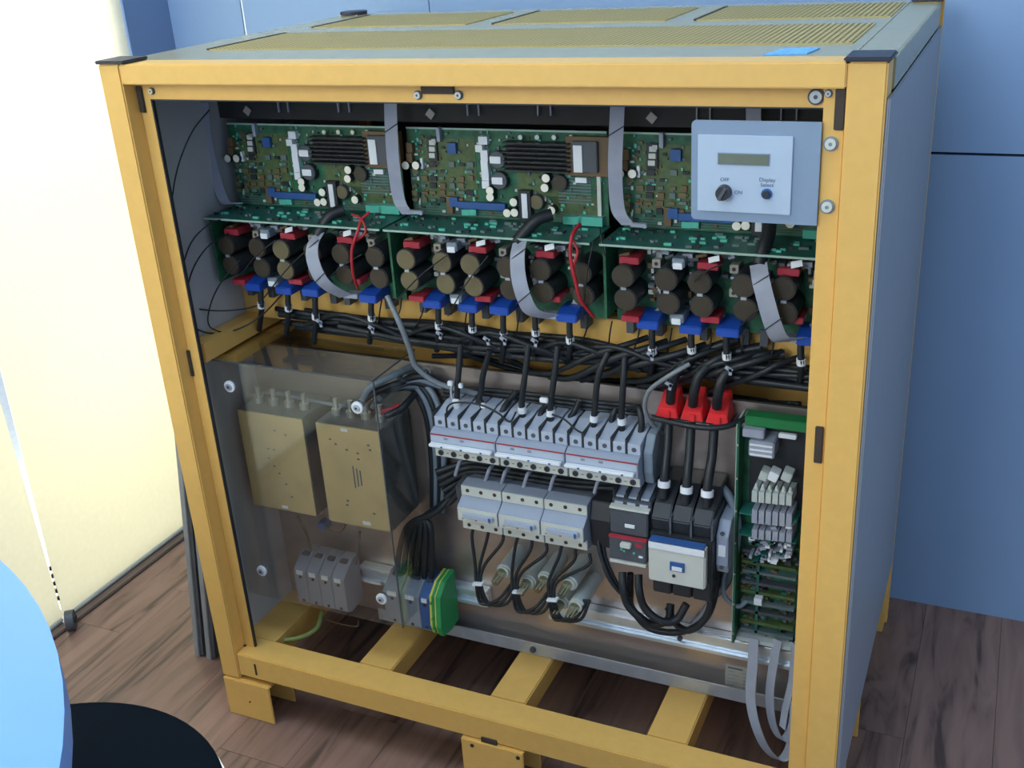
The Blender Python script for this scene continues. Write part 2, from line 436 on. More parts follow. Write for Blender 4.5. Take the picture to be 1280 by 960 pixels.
# roof
rf = part(MB().box(.0, .96, .0455, .63, H - .012, H - .001).box(.96, 1.0, .05, .585, H - .012, H - .001), 'roof_sheet', 'yellow_baked_light', .001)  # roof colour already carries the reflected blue of the wall
def vent(x0, x1, y0, y1, k):
    v = part(MB().box(x0, x1, y0, y1, H - .0012, H + .0002), 'vent_panel', 'yellow_perforated')
    b_ = MB(); nx = int((x1 - x0) / .0072); ny = int((y1 - y0) / .0072)
    for i in range(nx):
        for j in range(ny):
            cx = x0 + (i + .5) * (x1 - x0) / nx; cy = y0 + (j + .5) * (y1 - y0) / ny
            b_.add([(cx + .0019 * math.cos(a * math.pi / 3), cy + .0019 * math.sin(a * math.pi / 3), H + .0004) for a in range(6)], [(0, 1, 2, 3, 4, 5)])
    b_.build('vent_hole', 'slot', v, 0, 'stuff')
    part(MB().box(x0 - .004, x0, y0, y1, H - .0012, H + .0012), 'vent_edge', 'slot')
vent(.072, .946, .142, .330, 0); vent(.072, .345, .405, .582, 1); vent(.392, .655, .405, .582, 2); vent(.700, .955, .405, .582, 3)
tag(MB().prismz([(.868, .052), (.912, .060), (.918, .100), (.905, .104), (.878, .095)], H - .0009, H + .0006).build('tape', 'tape_blue'),
    'crumpled light blue tape patch on the cabinet roof near the right front corner', 'tape')
# side panels
part(MB().box(.006, .018, .045, .59, .085, 1.05), 'side_panel', 'inner_grey')
part(MB().box(1.0002, 1.004, .003, .615, .130, 1.040), 'side_panel', 'grey_panel', .0015)
part(MB().box(.9655, 1.002, .0455, .585, 1.042, H - .0015), 'side_top_rail', 'yellow_baked_light', .001)  # grey-yellow colour stands in for the shade on this rail
part(MB().box(.9655, .985, .0455, .585, .086, .126), 'side_bottom_rail', Y)
part(MB().box(.006, .08, .0525, .59, .086, .1265), 'side_bottom_rail', Y)
part(MB().box(.04, .962, .60, .612, .13, 1.05), 'back_panel', 'inner_dark')
# floor crossbars of the cabinet
for x0, x1 in ((.243, .304), (.479, .538), (.730, .790)):
    part(MB().box(x0, x1, .0525, .58, .088, .1262), 'floor_crossbar', Y, .002)
# bent sheet feet
def foot(x0, x1, y0, y1, ztop=.082):
    th = .004
    b_ = MB().box(x0, x1, y0, y0 + th, 0, ztop).box(x0, x1, y0 + th, y1 - th, ztop - th, ztop).box(x0, x1, y1 - th, y1, 0, ztop)
    b_.box(x0, x0 + th, y0 + th, y1 - th, 0, ztop - th)
    part(b_, 'foot', Y, .0012)
foot(.003, .096, -.004, .060, .0755); foot(.453, .556, -.004, .060, .083); foot(.86, .961, -.004, .060, .0835)
foot(.003, .096, .55, .588, .083); foot(.905, .964, .545, .60, .083)
foot(.94, .998, .150, .30, .085)
for x in (.472, .548): part(MB().cyl((x, -.004, .074), (x, -.0052, .074), .0032, seg=10), 'bolt_hole', 'slot')
part(MB().cyl((.052, -.004, .036), (.052, -.0052, .036), .0016, seg=8), 'bolt_hole', 'slot')
# inner yellow beams
part(MB().box(.018, .962, .192, .222, .655, .708), 'cross_beam', Y, .001)
part(MB().box(.018, .962, .30, .33, .545, .600), 'cross_beam', Y, .001)
part(MB().box(.352, .376, .226, .25, .53, .66), 'upright_beam', Y, .001)
part(MB().box(.0185, .046, .05, .30, .632, .662), 'side_beam', Y, .001)
part(MB().box(.0185, .060, .10, .30, .612, .625), 'side_beam', Y, .001)
# mounting plate
part(MB().box(.019, .965, .190, .1925, .127, .612).box(.019, .965, .184, .1925, .608, .612), 'mounting_plate', 'steel')
rl = MB().box(.215, .958, .168, .190, .1275, .1300).box(.215, .958, .166, .169, .1275, .149).box(.215, .958, .178, .181, .13, .139)
part(rl, 'bottom_lip', 'galvanised')
# dark fan section over the boards
part(MB().box(.02, .96, .205, .215, .968, 1.045), 'fan_plate', 'inner_dark')
part(MB().box(.02, .96, .035, .2, 1.0465, 1.0493), 'roof_liner', 'inner_dark')
# scratches on the right panel
part(MB().tube([(1.0006, .21, .70), (1.0006, .19, .735), (1.0006, .20, .76)], .0008, 5, 3), 'scratch', 'dark_grey')

# ================================================================= DISPLAY
def txt(body, size, loc, mt, parent, name='lettering'):
    cu = bpy.data.curves.new(name, 'FONT'); cu.body = body; cu.size = size; cu.align_x = 'CENTER'; cu.align_y = 'CENTER'; cu.extrude = .0001
    tmp = bpy.data.objects.new('tmp', cu); C.objects.link(tmp)
    dg = bpy.context.evaluated_depsgraph_get(); me = bpy.data.meshes.new_from_object(tmp.evaluated_get(dg))
    bpy.data.objects.remove(tmp); me.materials.clear(); me.materials.append(M[mt])
    o = bpy.data.objects.new(name, me); C.objects.link(o)
    me.transform(Matrix.Translation(Vector(loc) - Vector(parent['_o'])) @ Matrix.Rotation(math.pi / 2, 4, 'X'))
    o.parent = parent; o['_o'] = parent['_o']; return o
yd = .002
dp = thing('display_unit', 'grey control plate with small LCD, knob and push button at the upper right', 'display', (.87, yd, .908))
P = rounded(.8900, .9625, .0845, .0535, .005)
P = [(x if x < .9 else min(x, .9398), z) for x, z in P]
MB().prismy(P, yd + .001, yd + .004).build('bracket_plate', 'display_plate', dp)
fp = MB().box(.813, .9125, yd - .0015, yd + .001, .9195, 1.0015).build('face_plate', 'display_face', dp, bevel=.0005)
MB().box(.8345, .8895, yd - .0022, yd - .0010, .9705, .9835).build('screen_frame', 'display_plate', dp)
MB().box(.8355, .8885, yd - .0028, yd - .0016, .9715, .9825).build('screen', 'lcd', dp)
kx, kz = .8425, .9415
k = MB().cyl((kx, yd - .0015, kz), (kx, yd - .012, kz), .0082, .0074, seg=24).build('rotary_knob', 'black_plastic', dp, bevel=.0006)
MB().cbox((kx, yd - .013, kz), .0035, .003, .0145, Matrix.Rotation(.5, 3, 'Y')).build('grip', 'dark_grey', k)
MB().use(1).cyl((.8875, yd - .0015, .9415), (.8875, yd - .004, .9415), .0056, seg=20).use(0).cyl((.8875, yd - .004, .9415), (.8875, yd - .0075, .9415), .0038, seg=20).build('push_button', ['black_plastic', 'navy'], dp)
txt('OFF', .0055, (.8425, yd - .0018, .9545), 'print_grey', dp)
txt('ON', .0055, (.8575, yd - .0018, .9415), 'print_grey', dp)
txt('Display', .0058, (.8875, yd - .0018, .9560), 'print_grey', dp)
txt('Select', .0058, (.8875, yd - .0018, .9505), 'print_grey', dp)

# ================================================================= INVERTER MODULES
YC = .198                                        # face of the control board
mod = thing('inverter_module', 'middle inverter module, green boards and capacitors between the two outer ones', 'circuit module', (.49, .2, .72), 'three inverter modules across the cabinet top')
def mp(mb, name, mt, bevel=0, kind=None, parent=None): return mb.build(name, mt, parent or mod, bevel, kind)
X0, X1 = .345, .640
cbd = mp(MB().box(X0, X1, YC, YC + .002, .838, .962), 'control_board', 'pcb_green')
mp(MB().box(X0, X1, YC - .001, YC, .960, .9625), 'board_edge', 'pcb_edge')
mp(MB().box(X0 + .018, X0 + .105, YC - .0006, YC, .862, .948).box(X0 + .165, X0 + .235, YC - .0006, YC, .862, .905).box(X0 + .205, X1 - .01, YC - .0006, YC, .846, .875), 'board_overlay', 'pcb_olive', 0, 'stuff')
def A2(px, py, y=YC): return at(px, py, y=y)
def pb(px, py, w_, h_, d, name, mt, bevel=.0003, parent=None, rot=None):
    """box of w x h photo pixels (M2 scale 1/735 m) standing d in front of the control board"""
    p = A2(px, py, YC - d / 2); s_ = 1 / 745
    return mp(MB().cbox((p.x, YC - d / 2, p.z), w_ * s_, d, h_ * s_, rot), name, mt, bevel, None, parent)
def pc(px, py, r, d, name, mts, seg=16, parent=None):
    p = A2(px, py, YC - d); rr_ = r / 745
    return mp(MB().use(0).cyl((p.x, YC, p.z), (p.x, YC - d + .0006, p.z), rr_, seg=seg).use(1).cyl((p.x, YC - d + .0006, p.z), (p.x, YC - d, p.z), rr_ * .92, seg=seg), name, mts, 0, None, parent)
pb(513, 184, 7, 10, .008, 'relay', 'chip_brown'); pb(513, 197, 7, 10, .008, 'relay', 'chip_brown')
for q in (178, 186, 194): 
    pb(541, q, 7, 5, .006, 'jumper', 'cream_plastic')
pb(541, 186, 11, 24, .004, 'jumper_block', 'black_plastic')
pb(549, 168, 4, 14, .008, 'standoff', 'ribbon_grey'); pb(543, 176, 5, 4, .006, 'crystal', 'bolt_metal')
pb(565.5, 185, 10, 11, .007, 'trimmer', 'navy'); pb(528, 204, 3, 11, .006, 'resistor', 'white_plastic')
for a_, b_, w_, h_ in ((605, 175, 10, 8), (600, 185, 8, 7), (606.7, 194, 8, 11), (607, 206, 8, 10), (608, 218, 8, 11), (608.5, 230, 8, 8)):
    pb(a_, b_, w_, h_, .009, 'relay_white', 'white_plastic')
for a_, b_ in ((621, 200), (623.5, 226)):
    c_ = pc(a_, b_, 9, .010, 'capacitor_black', ['black_plastic', 'dark_grey']); 
    pb(a_, b_ - 1, 12, 7, .0115, 'sticker', 'white_plastic', 0, c_)
for a_, b_ in ((612, 238.7), (612.3, 246.7), (641.5, 253), (633.5, 266.6), (642.8, 266), (682, 223), (680.5, 235), (689, 263.4), (506.6, 207), (519.3, 207)):
    pc(a_, b_, 4.6, .012, 'small_capacitor', ['black_plastic', 'lamp_cream'], 12)
c_ = pb(658, 257, 13, 32, .012, 'coil', 'black_plastic'); pb(658, 256, 6, 25, .0135, 'sticker', 'white_plastic', 0, c_)
pc(670, 253, 7.5, .010, 'round_coil', ['dark_grey', 'cap_face']); pc(699, 229, 8, .009, 'round_coil', ['black_plastic', 'dark_shaded_face'])
p = A2(672, 196, YC - .01); 
hsk = mp(MB().box(p.x - .047, p.x + .047, YC - .006, YC, p.z - .019, p.z + .019), 'heat_sink', 'black_plastic')
for k in range(7):
    z = p.z - .018 + k * .006
    mp(MB().box(p.x - .047, p.x + .047, YC - .020, YC - .006, z, z + .0014), 'fin', 'black_plastic', 0, None, hsk)
tr = pb(736, 195, 44, 38, .010, 'transformer', 'chip_brown'); pb(733, 195, 26, 30, .016, 'winding', 'dark_grey', .001, tr)
pb(725, 197, 9, 26, .0175, 'sticker', 'white_plastic', 0, tr)
pb(603, 257, 54, 7, .008, 'blue_connector', 'navy'); pb(568, 252, 10, 10, .007, 'socket', 'navy')
pb(583, 265, 9, 6, .007, 'terminal_green', 'teal_light'); pb(592, 265, 8, 6, .007, 'terminal_green', 'teal_light')
pb(717, 275, 20, 8, .010, 'terminal_green', 'teal_light'); pb(739, 276, 26, 9, .010, 'terminal_green', 'teal_light')
pb(749.6, 245, 4, 40, .005, 'white_connector', 'cream_plastic'); pb(727, 225, 12, 5, .006, 'white_connector', 'white_plastic')
pb(563, 256, 7, 18, .006, 'brown_connector', 'chip_brown')
for q in (650, 671, 692, 713): pc(q, 172, 2.6, .007, 'screw_head', ['bolt_metal', 'bolt_metal'], 8)
# small chips in rows
sm = MB()
for i in range(7):
    for j in range(6):
        if random.random() < .86:
            pp = A2(520 + i * 11.5 + random.uniform(-1, 1), 205 + j * 8.8 + random.uniform(-.5, .5), YC)
            sm.use(random.choice([0, 0, 1, 2, 3])).cbox((pp.x, YC - .0018, pp.z), .0065 + random.random() * .004, .0036, .0075 if random.random() < .5 else .004)
mp(sm, 'chip_row', ['chip_grey', 'chip_brown', 'black_plastic', 'cap_face'], 0, 'stuff')
sm = MB()
for i in range(230):
    x = random.uniform(X0 + .004, X1 - .004); z = random.uniform(.844, .958)
    w_ = random.uniform(.002, .006); h_ = random.uniform(.0015, .004)
    if random.random() < .4: w_, h_ = h_, w_
    sm.use(random.choice([0, 1, 1, 2, 3, 4, 4])).cbox((x, YC - .0012, z), w_, .003, h_)
mp(sm, 'surface_component', ['cream_plastic', 'chip_grey', 'chip_brown', 'black_plastic', 'teal_light'], 0, 'stuff')
sm = MB()
for j in range(9): sm.box(X0 + .225, X0 + .272, YC - .0014, YC, .866 + j * .0042, .868 + j * .0042)
for j in range(4): sm.box(X0 + .004, X1 - .004, YC - .0012, YC, .8405 + j * .0035, .8415 + j * .0035)
mp(sm, 'board_track', 'pcb_edge', 0, 'stuff') if False else mp(sm, 'board_track', 'chip_grey', 0, 'stuff')
# dark fan band tabs above
for px in (584, 598, 672, 688):
    pp = at(px, 137, y=.20); mp(MB().box(pp.x - .0008, pp.x + .0008, .1995, .2035, pp.z - .008, 1.030), 'fan_tab', 'ribbon_grey')
pp = at(537.6, 142.6, y=.202); mp(MB().cbox((pp.x, .2025, pp.z), .011, .0012, .011, Matrix.Rotation(.7, 3, 'Y')), 'diamond_sticker', 'paper')
# teal shelf board
mp(MB().box(X0 - .006, X1 + .002, .118, .1975, .8355, .8375), 'shelf_board', 'pcb_teal')
mp(MB().box(X0 - .006, X1 + .002, .1172, .118, .8350, .8378), 'shelf_edge', 'pcb_edge')
sm = MB()
for i in range(60):
    x = random.uniform(X0, X1 - .01); y = random.uniform(.125, .19)
    sm.use(random.choice([0, 1, 2])).cbox((x, y, .839), random.uniform(.003, .012), random.uniform(.002, .005), .003)
mp(sm, 'shelf_component', ['chip_grey', 'teal_light', 'black_plastic'], 0, 'stuff')
# power board with capacitors
YP = .172
mp(MB().box(X0 - .003, X1 + .002, YP, YP + .002, .716, .8345), 'power_board', 'pcb_green')
mp(MB().box(X0 - .004, X0 - .0005, .125, YP, .735, .8345), 'divider_board', 'pcb_green')
capx = [.371, .429, .472, .527, .574, .632]
capx = [.368, .4245, .4675, .522, .570, .6265]
for k, cx in enumerate(capx):
    for z in (.795, .7645):
        f_ = 'cap_face' if k < 3 else 'dark_shaded_face'  # first columns lit, the rest shaded, by colour alone
        cx_ = cx + (.003 if z < .78 else 0)
        c_ = mp(MB().cyl((cx_, YP, z), (cx_, .1225, z), .0152, seg=24), 'power_capacitor', 'black_plastic', 0)
        mp(MB().cyl((cx_, .1225, z), (cx_, .1212, z), .0138, seg=24), 'end_disc', f_, 0, None, c_)
    sm_ = MB().cbox((cx + .001, .121, .7795), .007, .002, .0035)
    mp(sm_, 'clip', 'galvanised')
for px, w_ in ((515, .026), (597, .026), (681, .026)):
    pp = at(px, 304, y=.135); mp(MB().box(pp.x - w_ / 2, pp.x + w_ / 2, .132, .150, .8085, .8175).box(pp.x - w_ / 2 + .003, pp.x + w_ / 2 - .003, .150, YP, .806, .816), 'red_fuse', 'red_plastic', .0008)
for px in (523, 606, 692):
    pp = at(px, 372, y=.135); mp(MB().box(pp.x - .012, pp.x + .012, .128, .150, pp.z - .004, pp.z + .004).box(pp.x - .009, pp.x + .009, .15, YP, pp.z - .003, pp.z + .003), 'red_fuse', 'red_plastic', .0008)
def tilt(px, py, w_, h_, ang, name='label_tag', mt='white_plastic', y=.125):
    pp = at(px, py, y=y); mp(MB().cbox(pp, w_, .0014, h_, Matrix.Rotation(ang, 3, 'Y') @ Matrix.Rotation(-.6, 3, 'X')), name, mt)
tilt(601, 304, .014, .007, -.3); tilt(687, 309, .014, .008, -.3)
pp = at(564, 312, y=.125); 
c_ = mp(MB().cbox((pp.x, .140, pp.z + .003), .016, .028, .012), 'grey_connector', 'hose_grey', .001); mp(MB().cbox((pp.x, .1248, pp.z), .012, .003, .008), 'white_plug', 'white_plastic', .0005, None, c_)
pp = at(569, 376, y=.13); 
c_ = mp(MB().cbox((pp.x, .145, pp.z + .003), .018, .028, .012), 'grey_connector', 'hose_grey', .001); mp(MB().cbox((pp.x, .1298, pp.z), .012, .003, .008), 'white_plug', 'white_plastic', .0005, None, c_)
sm = MB()
for k in range(70):
    cx = random.choice([.398, .447, .495, .546, .600]) + random.uniform(-.007, .007); z = random.uniform(.735, .825)
    sm.use(random.choice([0, 1, 2, 3, 4])).cbox((cx, YP - .006, z), random.uniform(.003, .009), .012, random.uniform(.003, .008))
mp(sm, 'power_component', ['cream_plastic', 'ceramic', 'chip_brown', 'dark_grey', 'galvanised'], 0, 'stuff')
for ex, ez in ((.4035, .806), (.5035, .806), (.5035, .775), (.6055, .806)):
    c_ = mp(MB().box(ex - .0055, ex + .0055, .150, YP, ez - .0055, ez + .0055), 'tan_bushing', 'paper', .0006)
    mp(MB().cyl((ex, .1502, ez), (ex, .1496, ez), .0026, seg=10), 'hole', 'slot', 0, None, c_)
sm = MB()
for k in range(26):
    cx = random.uniform(X0 + .01, X1 - .01); sm.use(random.choice([0, 1, 2])).cbox((cx, .150, random.uniform(.818, .830)), random.uniform(.006, .016), .02, random.uniform(.003, .006), Matrix.Rotation(random.uniform(-.4, .4), 3, 'Y'))
mp(sm, 'shelf_bracket', ['dark_grey', 'ribbon_grey', 'chip_brown'], 0, 'stuff')
for px, py in ((543, 378), (588, 383), (627, 386), (711, 395)):
    pp = at(px, py, y=.14)
    c_ = mp(MB().prism([(.130, pp.z - .006), (.130, pp.z + .005), (.150, pp.z + .010), (.172, pp.z + .010), (.172, pp.z - .006)], pp.x - .0145, pp.x + .0145), 'blue_current_sensor', 'blue_plastic', .0012)
sm = MB()
for px in (530, 560, 607, 650, 670, 730): 
    pp = at(px, 392, y=.17); sm.box(pp.x - .005, pp.x + .005, .168, .190, .700, .722)
mp(sm, 'board_bracket', 'dark_grey', 0, 'stuff')
mods = [mod]
DL, DR = -.3085, .316
mods.append(copy_thing(mod, (DL, 0, 0), 'left inverter module, green boards and capacitors beside the grey side panel'))
mods.append(copy_thing(mod, (DR, 0, 0), 'right inverter module, green boards partly hidden behind the display plate'))
for o in mods[1].children_recursive:  # shade painted onto the first capacitor faces of the left module
    if o.name.startswith('end_disc') and o.parent.name.startswith('power_capacitor'):
        if min(v.co.x for v in o.data.vertices) + Vector(mod['_o']).x < .44 and o.data.materials[0].name == 'cap_face':
            o.data = o.data.copy(); o.data.materials[0] = M['dark_shaded_face']
# right-hand module gets the painted shade on its capacitor faces
for o in mods[2].children_recursive:
    if o.name.startswith('end_disc') and o.data.materials[0].name == 'cap_face':
        o.data = o.data.copy(); o.data.materials[0] = M['dark_shaded_face']

# ---------------------------------------------------------------- ribbon cables
def ribbon(label, pts, wv, group, ties=(), mt='ribbon_grey'):
    b_ = MB().strip(pts, wv)
    t_ = thing('ribbon_cable', label, 'ribbon cable', tuple(Vector(pts[-1])), group)
    b_.build('band', mt, t_)
    for (i0, a0) in ties:
        q = Vector(pts[i0]) + Vector((0, -.0015, 0))
        W = Vector(wv) * .55
        MB().tube([q - W - Vector((0, 0, a0)), q + W + Vector((0, 0, a0))], .0007, 5, 1).build('tie', 'black_plastic', t_)
    return t_
g = 'grey ribbon cables down the front of the control boards'
ribbon('grey ribbon cable down the left panel, left of the first green board', [at(254, 128, y=.17), at(258, 170, y=.17), at(268, 215, y=.17), at(281, 252, y=.165), at(297, 254, y=.16)], (.016, .004, 0), g)
for dx, lb in ((0, 'grey ribbon cable between the left and the middle control boards'), (.3245, 'grey ribbon cable between the middle and the right control boards')):
    p0 = [at(488, 126, y=.17), at(489, 160, y=.168), at(492, 205, y=.17), at(499, 250, y=.172), at(510, 268, y=.165)]
    ribbon(lb, [Vector(q) + Vector((dx, 0, .003 if dx else 0)) for q in p0], (.018, .003, 0), g, ((1, .006),))
    q = at(520, 265, y=.165) + Vector((dx, 0, 0)); tag(MB().cbox(q, .020, .008, .005).cyl(q + Vector((.010, 0, 0)), q + Vector((.010, -.005, 0)), .003, seg=10).build('ribbon_plug', 'ribbon_grey', bevel=.001),
        'grey plug at the foot of the ' + ('left' if not dx else 'right') + ' long ribbon cable, on the teal shelf', 'plug')
ribbon('short grey ribbon cable behind the upper right of the display plate', [at(942, 131, y=.19), at(942, 150, y=.19), at(943, 180, y=.19)], (.018, .0, 0), g)
g = 'curved grey ribbon cables over the capacitors'
def loop(pts, lb, wv=(.020, .002, .006)):
    P_ = [at(a, b_, y=y) for a, b_, y in pts]
    ribbon(lb, P_, wv, g, ((1, .005), (3, .006)))
loop([(398, 293, .12), (391, 306, .105), (391, 325, .10), (400, 347, .10), (413, 360, .11), (432, 370, .13)], 'curved grey ribbon cable over the capacitors of the left module')
loop([(650, 302, .12), (647, 318, .105), (648, 345, .10), (655, 372, .10), (666, 390, .11), (690, 396, .13)], 'curved grey ribbon cable over the capacitors of the middle module')
loop([(948, 330, .12), (951, 350, .105), (958, 378, .10), (966, 405, .10), (976, 424, .11), (996, 424, .13)], 'curved grey ribbon cable over the capacitors of the right module')
for k, (px, py, nm) in enumerate(((441, 368, 'left'), (687, 393, 'middle'), (990, 422, 'right'))):
    q = at(px, py, y=.14); tag(MB().cbox(q, .026, .018, .007).build('ribbon_header', 'ribbon_grey', bevel=.001), 'grey connector where the curved ribbon of the %s module plugs in' % nm, 'connector')

def cable(label, pts, r=.003, mt='black_rubber', cat='cable', group=None, bands=(), name='cable', seg=8):
    """pts: (px,py,y) measured points; bands: (index, material) white sleeves"""
    P_ = [at(a, b_, y=y) for a, b_, y in pts]
    if not bands:
        return tag(MB().tube(P_, r, seg).build(name, mt), label, cat, group)
    t_ = thing(name, label, cat, tuple(P_[-1]), group)
    MB().tube(P_, r, seg).build('core', mt, t_)
    for i, f_, mt_ in bands:
        a = P_[i]; b2 = P_[i + 1]; d = (b2 - a); c0 = a + d * f_; d.normalize()
        MB().cyl(c0 - d * .0045, c0 + d * .0045, r * 1.35, seg=10).build('sleeve', mt_, t_)
    return t_
g = 'black sleeved leads from control boards down to the ribbons'
for pts, nm in (([(430, 262, .15), (415, 268, .14), (404, 282, .13), (397, 295, .122)], 'left'),
                ([(690, 268, .15), (672, 274, .14), (656, 290, .13), (645, 303, .122)], 'middle'),
                ([(962, 280, .15), (960, 295, .14), (954, 312, .13), (949, 330, .122)], 'right')):
    cable('thick black sleeved lead over the teal shelf of the %s module' % nm, pts, .0085, 'black_rubber', 'cable', g)
g = 'red wires crossing the capacitors'
cable('red wire looping over the left module shelf down to its red fuse', [(462, 265, .13), (452, 275, .12), (447, 290, .11), (440, 312, .105), (441, 340, .105), (447, 360, .125)], .0022, 'red_cable', 'wire', g)
cable('short red wire branch beside the looping red wire of the left module', [(440, 268, .13), (452, 274, .12), (457, 290, .115), (446, 300, .112)], .0018, 'red_cable', 'wire', g)
cable('red wire looping over the middle module down to its lower corner', [(725, 280, .13), (715, 295, .11), (713, 320, .105), (719, 350, .105), (726, 375, .11), (742, 396, .13)], .0024, 'red_cable', 'wire', g)
cable('red wire branch beside the long red wire of the middle module', [(716, 300, .11), (722, 315, .108), (717, 335, .106), (722, 356, .11)], .0018, 'red_cable', 'wire', g)
# thin wires at the left panel
g = 'thin black wires looping by the left side panel'
cable('thin black wire arcing across the upper left panel', [(262, 137, .12), (240, 165, .09), (222, 210, .06), (213, 262, .04)], .0011, cat='wire', group=g)
cable('thin black wire making the wide lower loop by the left panel', [(285, 273, .13), (262, 280, .10), (238, 305, .07), (226, 350, .06), (234, 380, .07), (262, 388, .10), (300, 387, .13), (330, 380, .16)], .0012, cat='wire', group=g)
cable('thin black wire making the deepest loop by the left panel', [(285, 292, .13), (258, 310, .09), (238, 345, .07), (232, 395, .06), (255, 415, .08), (290, 414, .12), (325, 396, .15), (360, 360, .16)], .0012, cat='wire', group=g)
cable('thin black wire crossing from the first capacitor down the left panel', [(300, 325, .115), (275, 355, .10), (262, 385, .09), (262, 408, .09), (285, 418, .11)], .0011, cat='wire', group=g)
g = 'thin black wires drawn diagonally across the capacitors'
for k, (a, b_) in enumerate((((345, 300), (300, 345)), ((398, 300), (330, 372)), ((452, 318), (400, 360)), ((560, 318), (492, 380)), ((610, 320), (560, 395)), ((742, 300), (728, 400)), ((905, 330), (868, 352)), ((975, 372), (925, 408)))):
    cable('thin black wire slanting over the capacitors, %s from the left' % ORD[k], [(a[0], a[1], .115), ((a[0] + b_[0]) / 2 - 2, (a[1] + b_[1]) / 2 - 3, .108), (b_[0], b_[1], .118)], .0010, cat='wire', group=g)
# leads under the blue sensors with white sleeve
g = 'short black leads hanging below the blue sensors'
for k, (px, py, d) in enumerate(((326, 366, 20), (360, 368, 22), (394, 374, 28), (464, 380, 22), (548, 390, 22), (590, 394, 22), (629, 396, 30), (669, 396, 25), (712, 405, 26), (815, 415, 30), (864, 420, 22), (908, 422, 30), (1001, 432, 26))):
    cable('black lead with white sleeve below the blue sensors, %s from the left' % ORD[k], [(px, py - 6, .150), (px, py + d * .4, .148), (px + 1, py + d, .15), (px - 2, py + d + 26, .175)], .0045, group=g, bands=((1, .6, 'white_plastic'),))
for k, (px, py) in enumerate(((399, 402), (464, 410), (549, 417), (608, 424), (629, 424), (668, 426), (813, 443), (911, 461), (836, 480))):
    q = at(px, py, y=.125)
    tt = MB().cbox(q, .010, .002, .005, Matrix.Rotation(.5, 3, 'Y')).cbox(q + Vector((.002, 0, -.004)), .004, .002, .009, Matrix.Rotation(.2 * (k % 3) - .2, 3, 'Y'))
    tag(tt.build('cable_marker', 'ribbon_grey'), 'small pale marker clip on the black cable bundle, %s from the left' % ORD[k], 'clip', 'marker clips on the black cable bundle')
# big horizontal black bundle
g = 'thick black cables running sideways below the capacitors'
for k in range(11):
    o_ = k * 2.9; y = .186 - .0075 * (k % 4)
    jit = lambda: random.uniform(-5, 5)
    xs0 = 345 + (k * 37) % 90
    pts = []
    for q in range(8):
        px = xs0 + (1012 - xs0) * q / 7
        base = 383 + (px - 345) * .118
        pts.append((px, base + 1 + o_ * .75 + jit() * .9 + 5 * math.sin(q * 1.3 + k * 1.7) * (1 if px > 420 else .3), y))
    cable('thick black cable lying sideways in the bundle, %s from its top' % ORD[k], pts, .0042 + .0009 * (k % 3), group=g)
g = 'black cables sagging over the lower yellow beam'
for k, pts in enumerate(([(560, 435, .19), (640, 462, .24), (740, 480, .25), (850, 488, .25), (960, 502, .24)], [(620, 440, .2), (700, 478, .24), (800, 484, .25), (900, 500, .25), (1000, 505, .2)], [(540, 445, .2), (600, 447, .24), (690, 470, .25), (780, 476, .25), (870, 470, .2)])):
    cable('black cable sagging in front of the lower yellow beam, %s of three' % ORD[k], pts, .004, group=g)
g = 'black cables criss-crossing the right half of the bundle'
rr2 = random.Random(5)
for k in range(9):
    xa = 770 + k * 24; ya = 425 + k * 3 + rr2.uniform(-3, 3); xb = xa - rr2.uniform(40, 90)
    cable('black cable slanting across the right half of the bundle, %s from the left' % ORD[k], [(xa + 40, ya - 4, .175), (xa + 10, ya + 6, .155), ((xa + xb) / 2 + 10, ya + 18, .150), (xb, ya + 34 + rr2.uniform(-4, 8), .165), (xb - 30, ya + 40, .185)], .0042 + .0008 * (k % 2), group=g)
g = 'thin black wires hanging in front of the upper yellow beam'
for k, px in enumerate((478, 502, 530, 585, 650, 735, 765, 800, 840, 890, 930, 968)):
    py = 378 + (px - 478) * .11
    cable('thin black wire hanging in front of the upper yellow beam, %s from the left' % ORD[k], [(px, py - 8, .16), (px - 3, py + 10, .16), (px - 8 + rr2.uniform(-10, 4), py + 32, .165)], .0011, cat='wire', group=g)
g = 'black cables arching between the bundle and the beam'
for k, (xa, xb) in enumerate(((380, 520), (500, 640), (560, 720), (660, 800), (700, 900))):
    y0_ = 395 + (xa - 380) * .125; y1_ = 395 + (xb - 380) * .125
    cable('black cable arching over the sideways bundle, %s from the left' % ORD[k], [(xa, y0_ + 12, .17), (xa * .7 + xb * .3, y0_ - 2, .15), (xa * .4 + xb * .6, y1_ - 8, .148), (xb, y1_ + 16, .17)], .0036, group=g)
# curved cables right side of the bundle towards the red covers
g = 'thick black cables bending up from the red covers'
for k, (a, b_) in enumerate(((838, 502), (866, 506), (896, 509))):
    cable('thick black cable rising from the red cover block, %s from the left' % ORD[k], [(a, b_, .150), (a + 2, b_ - 18, .140), (a + 10, b_ - 40, .145), (a + 40, b_ - 62, .165), (a + 85, b_ - 78 + k * 6, .175)], .0066, group=g)
g = 'thick black cables from the red covers down to the contactor'
for k, pts in enumerate(([(836, 526, .155), (834, 560, .140), (831, 590, .125), (829, 622, .118)], [(864, 528, .155), (862, 565, .140), (859, 597, .125), (857, 630, .118)], [(893, 530, .155), (890, 570, .140), (885, 602, .125), (883, 634, .118)])):
    cable('thick black cable down into the large contactor, %s from the left' % ORD[k], pts, .0064, group=g, bands=((2, .45, 'white_plastic'),))
cable('fourth black lead running from the red covers to a white plug on the right', [(815, 522, .14), (850, 530, .13), (885, 535, .13), (912, 532, .14), (934, 522, .16)], .004)
tag(MB().cbox(at(934, 524, y=.17), .018, .03, .012).build('white_plug', 'cream_plastic', bevel=.001), 'white plug right of the red terminal covers', 'plug')

